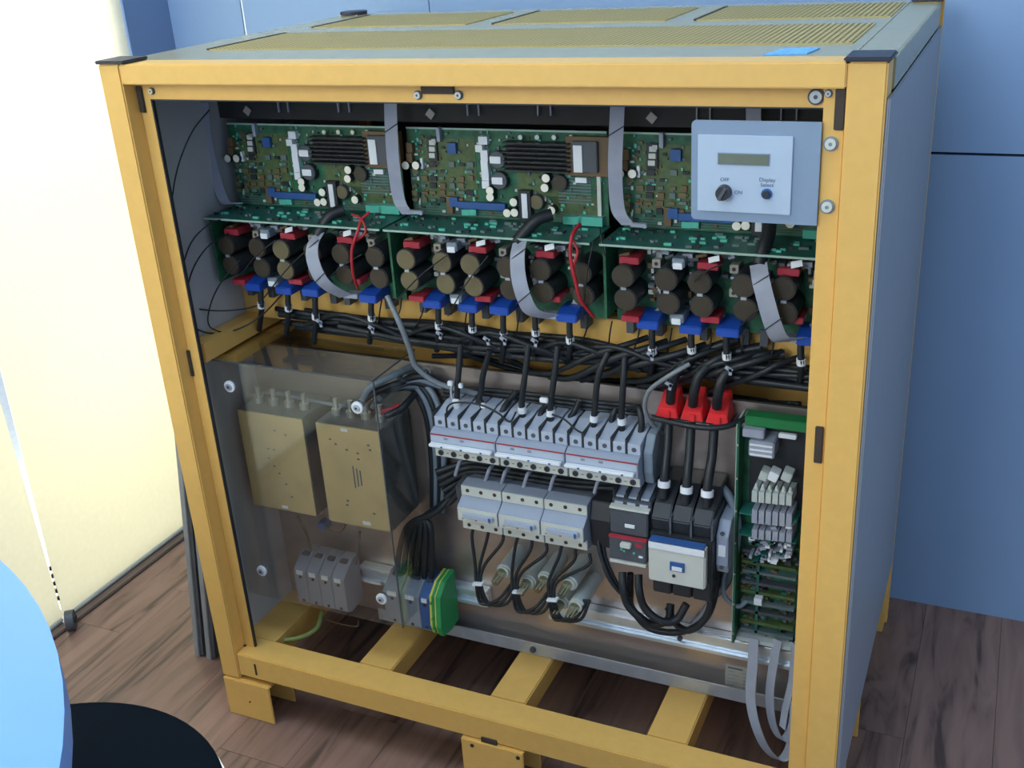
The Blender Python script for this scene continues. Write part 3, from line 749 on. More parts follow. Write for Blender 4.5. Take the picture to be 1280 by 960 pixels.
# ================================================================= BREAKERS
def breaker_big(x0, first):
    t_ = thing('circuit_breaker', first, 'circuit breaker', (x0 + .052, .19, .50), 'upper row of five pole circuit breakers')
    w5 = .1047; pw = w5 / 5
    prof = [(.189, .499), (.118, .499), (.110, .5005), (.108, .5145), (.098, .5190), (.098, .5425), (.106, .5465), (.111, .5475), (.189, .5475)]
    MB().prism(prof, x0 + .0003, x0 + w5 - .0003).build('body', 'breaker_grey', t_, bevel=.0005)
    MB().box(x0 + .001, x0 + w5 - .001, .1075, .1105, .5010, .5140).build('lower_strip', 'cream_plastic', t_, bevel=.0004)
    MB().box(x0 + .0015, x0 + w5 - .0015, .0972, .0984, .530, .5405).build('label_face', 'breaker_light', t_)
    MB().box(x0 + .001, x0 + w5 - .001, .0970, .0985, .5410, .5423).build('red_line', 'red_plastic', t_)
    MB().box(x0 + .001, x0 + w5 - .004, .0890, .0980, .5245, .5290).build('handle_bar', 'white_plastic', t_, bevel=.001)
    for k in range(2):
        xx = x0 + w5 * (.22 + .25 * k)
        MB().box(xx, xx + .006, .0968, .0974, .5350, .5385).build('print_mark', 'hose_grey', t_)
    for k in range(3):
        xx = x0 + w5 * (.2 + .3 * k)
        MB().box(xx, xx + .003, .0882, .0892, .5258, .5278).build('notch', 'navy', t_)
    for k in range(5):
        xc = x0 + pw * (k + .5)
        tm = MB().prism([(.111, .5477), (.111, .5635), (.152, .5725), (.189, .5725), (.189, .5477)], xc - pw / 2 + .0022, xc + pw / 2 - .0006).build('terminal', 'breaker_light', t_, bevel=.0006)
        MB().use(0).cyl((xc + .001, .1112, .5555), (xc + .001, .1102, .5555), .0034, seg=10).build('terminal_screw', 'dark_grey', tm)
        MB().box(xc - .0055, xc + .006, .128, .146, .5865, .5952).build('cable_mouth', 'dark_grey', tm) if False else None
        MB().box(xc - pw / 2 - .0008, xc - pw / 2 + .0022, .1105, .186, .5480, .5700).build('barrier_gap', 'black_plastic', t_)
        MB().use(1).cyl((xc, .1078, .5075), (xc, .1062, .5075), .0045, seg=14).use(0).cyl((xc, .1062, .5075), (xc, .1059, .5075), .0034, seg=12).build('pole_screw', ['black_plastic', 'dark_grey'], t_)
        if k: MB().box(xc - pw / 2 - .002, xc - pw / 2 + .002, .1068, .1078, .5070, .5082).build('print_mark', 'hose_grey', t_)
    return t_
XB = .3925
b1 = breaker_big(XB, 'left one of the three big grey breakers in the upper row')
copy_thing(b1, (.1055, 0, 0), 'middle one of the three big grey breakers in the upper row')
copy_thing(b1, (.211, 0, 0), 'right one of the three big grey breakers in the upper row')
tag(MB().prism([(.189, .500), (.125, .500), (.118, .52), (.118, .550), (.135, .57), (.189, .575)], .7095, .722).build('end_block', 'hose_grey', bevel=.001), 'dark grey end block at the right end of the upper breaker row', 'end block')
def breaker_small(x0, lb):
    t_ = thing('circuit_breaker', lb, 'circuit breaker', (x0 + .036, .19, .39), 'lower row of three pole circuit breakers')
    W3 = .0663; pw = W3 / 3
    prof = [(.189, .381), (.118, .381), (.112, .383), (.112, .399), (.098, .403), (.098, .4260), (.108, .4320), (.116, .4370), (.116, .4535), (.136, .4560), (.189, .4400)]
    MB().prism(prof, x0 + .0003, x0 + W3 - .0003).build('body', 'breaker_grey', t_, bevel=.0005)
    MB().box(x0 + .0006, x0 + W3 - .0006, .1142, .1165, .4375, .4530).build('upper_strip', 'cream_plastic', t_, bevel=.0003)
    MB().box(x0 + .0006, x0 + W3 - .0006, .1102, .1125, .3825, .3985).build('lower_strip', 'cream_plastic', t_, bevel=.0003)
    MB().box(x0 + .0010, x0 + W3 - .0010, .0968, .0984, .4040, .4255).build('label_face', 'cream_plastic', t_)
    h_ = MB().box(x0 + .011, x0 + .060, .0910, .0972, .4120, .4200).build('handle_bar', 'breaker_light', t_, bevel=.0012)
    MB().box(x0 + .054, x0 + .057, .0895, .0912, .4135, .4190).build('handle_mark', 'navy', h_)
    for k in range(3):
        xc = x0 + pw * (k + .5)
        MB().cyl((xc, .1148, .4460), (xc, .1138, .4460), .0030, seg=12).build('pole_screw', 'slot', t_)
        MB().cyl((xc, .1108, .3895), (xc, .1098, .3895), .0030, seg=12).build('pole_screw', 'slot', t_)
        MB().box(xc - .004, xc - .001, .0964, .0970, .4070, .4085).build('print_mark', 'red_cable' if k == 1 else 'hose_grey', t_)
    return t_
s1 = breaker_small(.4265, 'left one of the three small breakers in the lower row')
copy_thing(s1, (.0669, 0, 0), 'middle one of the three small breakers in the lower row')
copy_thing(s1, (.1338, 0, 0), 'right one of the three small breakers in the lower row')
tag(MB().prism([(.189, .383), (.125, .383), (.12, .43), (.13, .455), (.189, .457)], .6285, .6585).build('relay_block', 'black_plastic', bevel=.001), 'black narrow block right of the lower breaker row', 'relay')
tag(MB().prism([(.189, .402), (.135, .402), (.13, .44), (.189, .45)], .408, .4255).build('end_block', 'dark_grey', bevel=.001), 'dark end block left of the lower breaker row', 'end block')
tag(MB().box(.395, .66, .1885, .1898, .362, .380).build('din_rail', 'aluminium'), 'thin pale rail just under the lower breaker row', 'rail')
# cables into the breakers
g = 'black cables dropping into the top of the upper breaker row'
tops = [([(576, 430, .150), (573, 470, .140), (571, 500, .140), (572, 519, .140)], 1), ([(612, 438, .150), (604, 468, .150), (600, 495, .155), (592, 523, .145)], 0),
        ([(597, 495, .16), (602, 505, .150), (604, 512, .145), (605, 524, .140)], 0), ([(645, 490, .17), (637, 500, .160), (629, 512, .145), (624, 526, .140)], 0),
        ([(661, 430, .150), (656, 470, .140), (652, 505, .138), (655, 529, .138)], 1), ([(688, 500, .165), (682, 508, .160), (676, 518, .148), (673, 531, .140)], 0),
        ([(697, 432, .150), (693, 470, .140), (688, 508, .138), (689, 534, .138)], 1), ([(724, 500, .165), (719, 512, .160), (712, 524, .150), (709, 538, .140)], 0),
        ([(760, 440, .150), (748, 470, .140), (743, 515, .138), (742, 541, .138)], 1), ([(770, 510, .165), (766, 520, .160), (764, 532, .150), (762, 544, .140)], 0),
        ([(781, 445, .150), (779, 480, .140), (777, 518, .138), (778, 546, .138)], 1), ([(786, 512, .165), (798, 510, .150), (802, 530, .142), (799, 550, .140)], 0)]
for k, (pts, bd) in enumerate(tops):
    cable('black cable into the top of the upper breaker row, %s from the left' % ORD[k], pts, .0046, group=g, bands=((2, .3, 'white_plastic'),) if bd else ())
cable('thin black jumper wire looping over the left upper breaker', [(558, 520, .125), (560, 508, .12), (572, 503, .12), (600, 506, .12), (622, 516, .12), (637, 527, .12), (645, 515, .12)], .0014, cat='wire')
cable('thin black jumper wire looping over the middle upper breaker', [(690, 518, .12), (705, 524, .118), (720, 537, .116), (727, 541, .116)], .0014, cat='wire')
cable('pale wire tied left of the upper breaker row', [(566, 476, .15), (564, 490, .14), (567, 500, .135), (580, 503, .13)], .002, 'ribbon_grey', 'wire')
for k, (px, py, w_) in enumerate(((563, 479, .008), (576, 482, .006), (570, 502, .010), (680, 500, .012), (604, 507, .007))):
    tag(MB().cbox(at(px, py, y=.13), w_, .006, .007).build('white_clip', 'white_plastic', bevel=.001), 'small white clip by the cables above the upper breaker row, %s one' % ORD[k], 'clip', 'white clips above the breakers')
g = 'black cables running sideways along the plate top behind the breakers'
for k in range(4):
    cable('black cable along the plate top behind the breaker leads, %s from the top' % ORD[k], [(555, 484 + 5 * k, .182), (640, 490 + 5 * k, .180), (720, 500 + 5 * k, .178), (800, 508 + 5 * k, .182)], .004, group=g)
g = 'black cables packed between the two breaker rows'
for k in range(6):
    yk = .178 - .006 * (k % 3)
    cable('black cable packed between the breaker rows, %s from the top' % ORD[k], [(545 + 3 * k, 590 + 8 * k, .16), (590, 578 + 6 * k, yk), (650, 586 + 6 * k, yk), (720, 596 + 6 * k, yk), (800, 597 + 7 * k, .165)], .0052, group=g)
g = 'pale cable ties between the two breaker rows'
for k, (px, py) in enumerate(((572, 590), (609, 600), (629, 603), (657, 606), (690, 609), (746, 612))):
    cable('pale cable tie between the breaker rows, %s from the left' % ORD[k], [(px + 7, py - 18, .15), (px + 2, py - 12, .135), (px - 3, py + 4, .135)], .0028, 'ribbon_grey', 'cable tie', g)

# red covers
t = thing('terminal_cover', 'red triple terminal cover above the large contactor', 'cover', (.766, .19, .58))
for k in range(3):
    x0 = .7165 + k * .0345
    MB().add([(x0, .150, .590), (x0 + .031, .150, .590), (x0 + .029, .150, .604), (x0 + .004, .150, .604),
              (x0, .188, .590), (x0 + .031, .188, .590), (x0 + .026, .188, .626), (x0 + .006, .188, .626)],
             [(0, 1, 2, 3), (4, 7, 6, 5), (0, 4, 5, 1), (1, 5, 6, 2), (3, 2, 6, 7), (0, 3, 7, 4)]).build('shroud', 'red_cover', t, bevel=.001)
    MB().box(x0 + .011, x0 + .021, .146, .150, .591, .601).build('flap', 'red_cover', t, bevel=.001)
tag(MB().box(.715, .822, .160, .189, .5835, .5895).build('mounting_strip', 'black_plastic', bevel=.001), 'black base strip under the red terminal covers', 'terminal')

# ================================================================= CONTACTORS
t = thing('large_contactor', 'large black contactor with a white front, in the lower right', 'contactor', (.77, .19, .34))
x0, x1 = .7255, .8085
MB().box(x0, x1 + .004, .092, .189, .365, .444).build('body', 'black_plastic', t, bevel=.002)
MB().box(x0 + .002, x1 - .002, .078, .092, .3755, .4395).build('front_cover', 'cream_plastic', t, bevel=.002)
fc = MB().box(x0 + .002, x1 - .002, .0765, .0785, .4275, .4395).build('front_ridge', 'white_plastic', t, bevel=.001)
MB().box(x0 + .004, x1 - .004, .0770, .090, .4395, .4415).build('blue_line', 'navy', t)
MB().box(x0 + .033, x0 + .053, .0755, .0785, .3990, .4125).build('window_frame', 'navy', t)
MB().box(x0 + .036, x0 + .050, .0745, .0756, .4005, .4065).build('slider', 'white_plastic', t)
MB().cyl((x0 + .038, .0782, .3900), (x0 + .038, .0768, .3900), .0024, seg=10).build('screw_hole', 'slot', t)
for k in range(3):
    xc = x0 + .014 + k * .0285
    MB().prism([(.100, .4442), (.096, .464), (.112, .480), (.150, .497), (.189, .497), (.189, .4442)], xc - .0128, xc + .0128).build('terminal_shroud', 'black_plastic', t, bevel=.0015)
    MB().prism([(.100, .343), (.100, .3648), (.189, .3648), (.189, .333), (.120, .333)], xc - .0128, xc + .0128).build('lower_shroud', 'black_plastic', t, bevel=.0015)
    MB().box(xc + .0128, xc + .0157, .094, .18, .4442, .470).build('barrier', 'dark_grey', t)
t = thing('auxiliary_contact', 'narrow grey auxiliary block on the right side of the large contactor', 'contact block', (.825, .19, .385))
MB().prism([(.189, .385), (.115, .385), (.108, .40), (.108, .445), (.125, .462), (.189, .465)], .8135, .8295).build('body', 'breaker_grey', t, bevel=.001)
for z in (.397, .45): MB().cyl((.8215, .109, z), (.8215, .107, z), .003, seg=10).build('screw', 'dark_grey', t)
MB().box(.8165, .8265, .1065, .1085, .415, .432).build('switch', 'white_plastic', t)
t = thing('small_contactor', 'small dark contactor with a red line, left of the large white one', 'contactor', (.695, .19, .37))
x0, x1 = .6660, .7225
MB().box(x0, x1, .110, .189, .388, .478).build('body', 'dark_grey', t, bevel=.0015)
MB().box(x0 + .001, x1 - .001, .096, .110, .430, .466).build('upper_front', 'dark_grey', t, bevel=.0015)
MB().box(x0 + .001, x1 - .001, .090, .110, .391, .428).build('lower_front', 'dark_grey', t, bevel=.0015)
MB().box(x0 + .001, x1 - .001, .0890, .0945, .4265, .4295).build('red_line', 'red_plastic', t)
MB().box(x0 + .0, x1 - .0, .098, .108, .467, .4705).build('top_lip', 'cream_plastic', t)
MB().box(x0 + .002, x1 - .002, .0885, .093, .3865, .3905).build('bottom_lip', 'cream_plastic', t)
MB().box(x0 + .023, x0 + .037, .0945, .0965, .4425, .4475).build('sticker', 'white_plastic', t)
MB().box(x0 + .019, x0 + .034, .083, .0905, .4155, .4225).build('slider', 'cream_plastic', t, bevel=.001)
MB().box(x0 + .040, x0 + .050, .0885, .0905, .417, .422).build('red_mark', 'red_plastic', t)
for a_, b_ in ((.022, .406), (.036, .405), (.018, .408)): MB().box(x0 + a_, x0 + a_ + .003, .0885, .0905, b_, b_ + .003).build('teal_mark', 'teal_light', t)
MB().box(x0 + .044, x0 + .050, .0885, .0905, .401, .4035).build('print_mark', 'white_plastic', t)
for k in range(3):
    xc = x0 + .010 + k * .018
    MB().prism([(.108, .4705), (.115, .480), (.150, .488), (.150, .4785), (.112, .4705)], xc - .006, xc + .006).build('terminal', 'breaker_grey', t)
    MB().box(xc - .0085, xc - .0065, .11, .16, .478, .49).build('barrier', 'black_plastic', t)
g = 'thick black cables looping under the contactors'
for k, (pts, r_) in enumerate((([(778, 715, .11), (779, 735, .10), (784, 755, .10), (800, 772, .10), (815, 780, .11), (835, 775, .12), (838, 755, .13)], .0060),
                         ([(798, 718, .11), (799, 738, .10), (806, 760, .10), (825, 776, .10), (845, 775, .11), (858, 755, .12)], .0060),
                         ([(788, 717, .12), (788, 740, .12), (790, 760, .13), (812, 785, .13), (850, 790, .13), (880, 775, .13), (893, 745, .13), (897, 700, .13)], .0052),
                         ([(883, 735, .13), (888, 755, .12), (880, 775, .12), (862, 788, .12), (845, 780, .13), (835, 760, .13)], .0052),
                         ([(747, 668, .13), (750, 690, .12), (760, 720, .11), (775, 740, .11), (788, 748, .11)], .0034),
                         ([(752, 640, .14), (755, 690, .125), (766, 720, .118), (776, 735, .115), (790, 738, .12)], .0034))):
    cable('black cable looping under the two contactors, %s of the loops' % ORD[k], pts, r_, group=g)
cable('thick grey hose curving down right of the large contactor', [(884, 600, .175), (905, 612, .165), (918, 635, .158), (922, 662, .155), (917, 700, .16), (908, 728, .17), (895, 742, .18)], .0062, 'hose_grey', 'hose')
cable('thin grey cable looping right of the contactor near the plate rail', [(915, 700, .16), (905, 722, .15), (906, 745, .145), (922, 758, .15), (933, 752, .16)], .0034, 'hose_grey')
cable('grey pipe-like cable running diagonally under the right contactor', [(900, 735, .183), (880, 765, .183), (866, 780, .18)], .004, 'ribbon_grey')
cable('grey cable hanging from the bundle across to the plate top', [(484, 370, .13), (500, 405, .12), (512, 436, .13), (520, 458, .14), (545, 478, .15), (575, 487, .16), (600, 493, .17)], .0042, 'hose_light')
cable('grey cable arcing left of the red terminal covers', [(862, 455, .13), (836, 470, .12), (812, 488, .13), (806, 510, .14), (815, 530, .15), (830, 542, .165)], .0032, 'hose_light')
g = 'big dark cables bending behind the clear cover'
for k in range(5):
    cable('dark cable bending down beside the clear cover, %s from the right' % ORD[k], [(560 - 8 * k, 482 + k, .183), (530 - 9 * k, 470 + 4 * k, .170), (500 - 8 * k, 478 + 6 * k, .165), (478 - 4 * k, 495 + 5 * k, .16)], .0052, 'hose_grey' if k % 2 else 'black_rubber', group=g)
for k in range(4):
    cable('dark cable sweeping down the plate beside the clear cover, %s from the left' % ORD[k], [(498 + 7 * k, 470, .182), (520 + 7 * k, 492, .176), (534 + 6 * k, 525, .172), (540 + 5 * k, 580, .176), (541 + 4 * k, 640, .182)], .0048, 'hose_grey' if k % 2 else 'black_rubber', group=g)
g = 'black cables falling to the terminal blocks'
for k in range(6):
    cable('black cable falling to the grey and blue terminal blocks, %s from the left' % ORD[k], [(566 - 2 * k, 618 + 2 * k, .165), (545 - 4 * k, 640 + 2 * k, .150), (512 + 5 * k, 655, .145), (500 + 8 * k, 685, .145), (494 + 9 * k, 732 + 2 * k, .150)], .0048, group=g)
# wires under small breakers to the capacitors
g = 'thin black wires fanning below the lower breaker row'
for k in range(9):
    px = 594 + k * 17.5 + (k // 3) * 1.5; py = 655 + k * 4.6; gx = 598 + (k // 3) * 46; gy = 728 + (k // 3) * 10
    j = k % 3 - 1
    cable('thin black wire below the lower breaker row, %s from the left' % ORD[k], [(px, py, .13), (px - 3 + j, py + 15, .125), (gx + j * 6 + 2, gy - 22, .12), (gx + j * 3, gy, .115), (gx + 8 + 5 * j, gy + 26, .115), (gx + 30 + 6 * j, gy + 24 + 2 * j, .11), (gx + 44 + 3 * j, gy + 2, .12)], .0026, cat='wire', group=g)
for k, (px, py) in enumerate(((598, 729), (648, 739), (691, 749))):
    tag(MB().cbox(at(px, py, y=.112), .017, .012, .0035, Matrix.Rotation(-.15, 3, 'Y')).build('cable_tie', 'white_plastic', bevel=.0006), 'white cable tie round the thin wires, %s from the left' % ORD[k], 'cable tie', 'white ties round the thin wires')
g = 'round pale capacitors standing out from the plate'
for k, (px, py, r_, yy) in enumerate(((630, 714, .0125, .13), (661, 727, .0125, .135), (682, 723, .0125, .13), (712, 729, .0125, .125), (703, 753, .0115, .135), (721, 757, .0125, .115))):
    q = at(px, py, y=yy)
    t = thing('round_capacitor', 'pale round capacitor under the lower breakers, %s from the left' % ORD[k], 'capacitor', (q.x, .19, q.z), g)
    MB().cyl((q.x, .1898, q.z), (q.x, yy, q.z), r_, seg=24).build('can', 'ceramic', t, bevel=.0015)
    MB().cyl((q.x, yy, q.z), (q.x, yy - .004, q.z), r_ * .75, seg=20).build('collar', 'cream_plastic', t)
    MB().cyl((q.x - .0015, yy - .004, q.z), (q.x - .0015, yy - .030, q.z - .002), r_ * .62, r_ * .5, seg=18).build('clear_plug', 'clear_plug', t)
    for s_ in (-.002, .003): MB().cyl((q.x + s_, yy - .004, q.z), (q.x + s_ - .002, yy - .028, q.z - .002), .0011, seg=6).build('pin', 'cream_plastic', t)

# DIN rails
def rail(x0, x1, z0, z1, lb):
    b_ = MB().box(x0, x1, .176, .1895, z0, z1).box(x0, x1, .170, .176, z0, z0 + .007).box(x0, x1, .170, .176, z1 - .007, z1)
    tag(b_.build('din_rail', 'aluminium', bevel=.0008), lb, 'rail', 'mounting rails on the plate')
rail(.185, .425, .196, .226, 'left aluminium mounting rail carrying the terminal blocks')
rail(.532, .930, .201, .233, 'long bright aluminium mounting rail at the lower right of the plate')
q = at(850, 798, y=.168); tag(MB().cyl((q.x, .170, q.z), (q.x, .166, q.z), .004, seg=10).build('screw', 'dark_grey'), 'dark screw on the long bright aluminium rail', 'screw')
q = at(667, 820, y=.165); tag(MB().cyl((q.x, .1658, .138), (q.x, .162, .138), .005, seg=10).build('screw', 'dark_grey'), 'dark screw on the bottom lip of the mounting plate', 'screw')
# terminal blocks
def tblock(x0, w_, z0, h_, mt, lb, mark=True, group='terminal blocks on the left rail'):
    t_ = thing('terminal_block', lb, 'terminal block', (x0 + w_ / 2, .17, z0), group)
    z1 = z0 + h_
    prof = [(.1695, z0 + .004), (.130, z0), (.118, z0 + .008), (.118, z1 - .010), (.128, z1 - .002), (.150, z1 + .012), (.1695, z1 + .012)]
    MB().prism(prof, x0 + .0003, x0 + w_ - .0003).build('body', mt, t_, bevel=.0008)
    if mark: MB().box(x0 + w_ * .25, x0 + w_ * .75, .1165, .1185, z1 - .0165, z1 - .009).build('number_tag', 'white_plastic', t_)
    for z in (z1 - .022, z0 + .012): MB().cyl((x0 + w_ / 2, .1182, z), (x0 + w_ / 2, .1172, z), .0027, seg=10).build('screw', 'slot', t_)
    for yy in (.145,): MB().box(x0 + w_ * .25, x0 + w_ * .75, yy - .006, yy + .006, z1 + .008, z1 + .0115).build('wire_mouth', 'dark_grey', t_)
    return t_
q0 = at(366, 709, y=.118); q1 = at(436, 770, y=.118)
zb, zt = q1.z, at(436, 721, y=.118).z
wb_ = (q1.x - q0.x) / 4
for k in range(4): tblock(q0.x + k * wb_, wb_, zb, zt - zb, 'block_grey', 'large grey terminal block under the clear cover, %s from the left' % ORD[k])
q0 = at(478, 735, y=.118).x; q1 = at(523, 745, y=.118).x
for k in range(2): tblock(q0 + k * (q1 - q0) / 2, (q1 - q0) / 2, zb + .002, zt - zb - .004, 'block_grey', 'grey terminal block right of the gap, ' + ('beside the gap' if k == 0 else 'beside the blue block'))
q2 = at(536, 745, y=.118).x
tblock(q1, q2 - q1, zb + .002, zt - zb - .004, 'navy', 'blue terminal block beside the green and yellow one')
x0 = q2 + .0005
t = thing('earth_terminal', 'yellow and green earth terminal block at the end of the row', 'terminal block', (x0 + .012, .18, zb), 'terminal blocks on the left rail')
prof = [(.172, zb + .004), (.145, zb), (.118, zb + .006), (.112, zb + .025), (.118, zt - .004), (.140, zt + .012), (.172, zt + .016)]
for k, mt_ in enumerate(('pe_yellow', 'pe_green', 'pe_yellow', 'pe_green')):
    ws = (.004, .005, .004, .009)[k]; xa = x0 + sum((.004, .005, .004, .009)[:k])
    MB().prism([(y - (.003 if k == 3 else 0), z + (.003 if k == 3 and z > zb + .03 else 0)) for y, z in prof], xa, xa + ws - .0002).build('slice', mt_, t, bevel=.0006)
for z in (zb + .02, zb + .038, zt - .012): MB().cyl((x0 + .0065, .113, z), (x0 + .0065, .1105, z), .0025, seg=8).build('screw', 'pe_green', t)
tag(MB().box(.236, .290, .176, .188, .175, .196).build('backing_strip', 'white_plastic') if False else MB().cbox(at(466, 727, y=.165), .034, .006, .006).build('marker_strip', 'white_plastic', bevel=.0006), 'pale marker strip lying above the gap in the terminal row', 'strip')
cable('green and yellow earth cable curving to the lower left post', [(402, 765, .15), (396, 785, .12), (375, 797, .09), (345, 801, .07), (325, 803, .055)], .0042, 'earth_cable')
q = at(322, 803, y=.055); tag(MB().cyl((q.x, .06, q.z), (q.x, .045, q.z), .006, seg=12).cyl((q.x, .045, q.z), (q.x, .036, q.z), .003, seg=8).build('earth_bolt', 'bolt_metal'), 'earth bolt at the lower left corner of the frame', 'bolt')
cable('orange brown wire loop under the four grey blocks', [(404, 772, .15), (420, 778, .14), (445, 783, .14), (448, 776, .15)], .0014, 'chip_brown', 'wire')

# ================================================================= FILTERS AND CLEAR COVER
def filt(x0, x1, z0, z1, lb, nb):
    t_ = thing('line_filter', lb, 'filter', ((x0 + x1) / 2, .19, z0), 'brass coloured filter boxes behind the clear cover')
    MB().box(x0, x1, .1015, .189, z0, z1).build('case', 'case_side', t_, bevel=.0015)
    MB().box(x0 + .001, x1 - .001, .0995, .1016, z0 + .001, z1 - .001).build('front_label', 'brass_case', t_)
    for k in range(nb):
        xc = x0 + .018 + k * (x1 - x0 - .036) / (nb - 1)
        b_ = MB().use(0).cyl((xc, .135, z1), (xc, .135, z1 + .010), .0085, seg=6).use(1).cyl((xc, .135, z1 + .010), (xc, .135, z1 + .026), .004, seg=10)
        b_.build('terminal_bolt', ['bolt_metal', 'bolt_metal'], t_)
        b_ = MB().use(0).cyl((xc, .135, z0), (xc, .135, z0 - .008), .007, seg=6).use(1).cyl((xc, .135, z0 - .008), (xc, .135, z0 - .016), .0035, seg=8)
        b_.build('terminal_bolt', ['bolt_metal', 'bolt_metal'], t_)
    return t_
f1 = filt(.044, .168, .359, .532, 'left brass coloured filter box behind the clear cover', 4)
f2 = filt(.191, .306, .356, .531, 'right brass coloured filter box behind the clear cover', 4)
def mark(f, x, z, w_, h_, mt='print_grey'): MB().box(x - w_ / 2, x + w_ / 2, .0988, .0996, z - h_ / 2, z + h_ / 2).build('print_mark', mt, f)
mark(f1, .108, .366, .012, .005, 'white_plastic'); mark(f2, .243, .5245, .012, .005, 'white_plastic'); mark(f2, .262, .365, .014, .006, 'white_plastic')
for k in range(3): mark(f2, .250 + .006 * k, .445, .0016, .038 - .006 * k)
for x, z in ((.224, .498), (.243, .491), (.262, .488), (.283, .505), (.285, .497), (.262, .478), (.230, .392), (.278, .385), (.215, .505), (.232, .400)): mark(f2, x, z, .004, .0022)
for x, z in ((.112, .505), (.094, .470), (.105, .470), (.092, .453), (.1, .44), (.108, .428), (.118, .41), (.132, .50), (.125, .388)): mark(f1, x, z, .0035, .0018)
g = 'dark and red leads on top of the filter boxes'
for k, (pts, mt_) in enumerate((([(442, 512, .13), (455, 500, .13), (470, 490, .14), (500, 478, .16), (520, 470, .18)], 'black_rubber'), ([(476, 515, .12), (490, 512, .13), (500, 506, .14)], 'red_cable'), ([(482, 520, .12), (500, 512, .13), (512, 500, .15), (520, 490, .18)], 'black_rubber'), ([(452, 505, .13), (462, 485, .13), (490, 470, .15), (515, 458, .18)], 'hose_grey'))):
    cable('%s lead on top of the right filter box, %s from the left' % ({'black_rubber': 'black', 'red_cable': 'red', 'hose_grey': 'grey'}[mt_], ORD[k]), pts, .0055 if k != 1 else .0045, mt_, group=g)
cable('dark cable lying across the filter box tops', [(300, 498, .16), (340, 492, .16), (385, 500, .16), (430, 508, .16), (450, 505, .15)], .003, 'hose_grey')
for k, pts in enumerate(([(372, 645, .15), (382, 665, .15), (388, 685, .15), (392, 706, .15)], [(402, 650, .15), (410, 662, .14), (425, 664, .14), (432, 655, .15)], [(450, 665, .15), (448, 685, .15), (445, 705, .15)])):
    cable('brownish wire under the filter boxes, %s from the left' % ORD[k], pts, .0022, 'chip_brown' if k < 2 else 'dark_grey', 'wire', 'wires under the filter boxes')
tag(MB().cbox(at(406, 655, y=.15), .016, .02, .014).build('blue_component', 'navy', bevel=.002), 'small blue component between the filter boxes at their lower edge', 'component')
cv = thing('clear_cover', 'clear acrylic box cover over the filter boxes', 'cover', (.18, .19, .2))
MB().box(.030, .327, .066, .069, .205, .630).build('front_sheet', 'acrylic', cv)
MB().box(.030, .327, .0692, .1895, .628, .6305).build('top_sheet', 'acrylic', cv)
MB().box(.3245, .327, .0692, .1895, .205, .6278).build('side_sheet', 'acrylic', cv)
MB().box(.3262, .3282, .0652, .0672, .205, .6305).build('side_edge', 'dark_grey', cv)
MB().box(.030, .327, .0652, .0672, .6296, .6312).build('top_edge', 'dark_grey', cv)
MB().box(.3262, .3275, .0672, .1895, .6296, .6312).build('top_edge', 'dark_grey', cv)
for x, z in ((.069, .590), (.296, .585), (.067, .257), (.295, .254)):
    b_ = MB().use(0).cyl((x, .066, z), (x, .063, z), .0092, seg=20).use(1).cyl((x, .063, z), (x, .0605, z), .0052, seg=14).use(2).cyl((x, .0605, z), (x, .060, z), .002, seg=8)
    s_ = b_.build('thumb_screw', ['white_plastic', 'galvanised', 'slot'], cv)
    MB().cyl((x, .069, z), (x, .076, z), .0042, seg=10).build('spacer', 'galvanised', cv)
q = at(534, 463, y=.189); tag(MB().use(0).cyl((q.x, .1898, q.z), (q.x, .186, q.z), .008, seg=16).use(1).cyl((q.x, .186, q.z), (q.x, .182, q.z), .004, seg=8).build('bolt', ['bolt_metal', 'dark_grey']), 'bolt at the plate top beside the grey cable', 'bolt')
q = at(341, 433, y=.19); tag(MB().cyl((q.x, .1918, q.z), (q.x, .187, q.z), .005, seg=12).build('bolt', 'bolt_metal'), 'small bolt above the clear cover at the left', 'bolt')

# ================================================================= RIGHT BOARD STACK
t = thing('board_stack', 'tall green circuit board stack at the right edge of the cabinet', 'circuit board', (.87, .19, .25))
MB().box(.8335, .915, .172, .1745, .252, .598).build('back_board', 'pcb_green', t)
MB().box(.8310, .8335, .140, .189, .252, .600).build('left_board', 'pcb_green', t)
MB().box(.8300, .8310, .1385, .1400, .252, .600).build('board_edge', 'pcb_edge', t)
MB().box(.838, .930, .150, .172, .594, .608).build('top_board', 'bar_green', t, bevel=.001)
MB().box(.842, .920, .171, .1722, .448, .592).build('black_backing', 'black_plastic', t)
MB().box(.838, .866, .138, .150, .583, .5945).build('grey_header', 'ribbon_grey', t, bevel=.001)
MB().box(.882, .905, .150, .158, .582, .588).build('pale_header', 'white_plastic', t, bevel=.001)
q = at(952, 563, y=.135); c_ = MB().box(q.x - .017, q.x + .016, .135, .172, q.z - .011, q.z + .012).build('terminal_header', 'ribbon_grey', t, bevel=.0015)
for k in range(3): MB().box(q.x - .015, q.x + .014, .133, .1352, q.z - .008 + k * .007, q.z - .006 + k * .007).build('contact_row', 'white_plastic', c_)
for px, py, w_, a_ in ((954, 596, .011, .3), (966, 597, .013, .35), (983, 597, .013, .3)):
    q = at(px, py, y=.135); MB().cbox((q.x, .145, q.z), w_, .02, .013, Matrix.Rotation(a_, 3, 'Y')).build('white_header', 'white_plastic' if px == 966 else 'ceramic', t, bevel=.001)
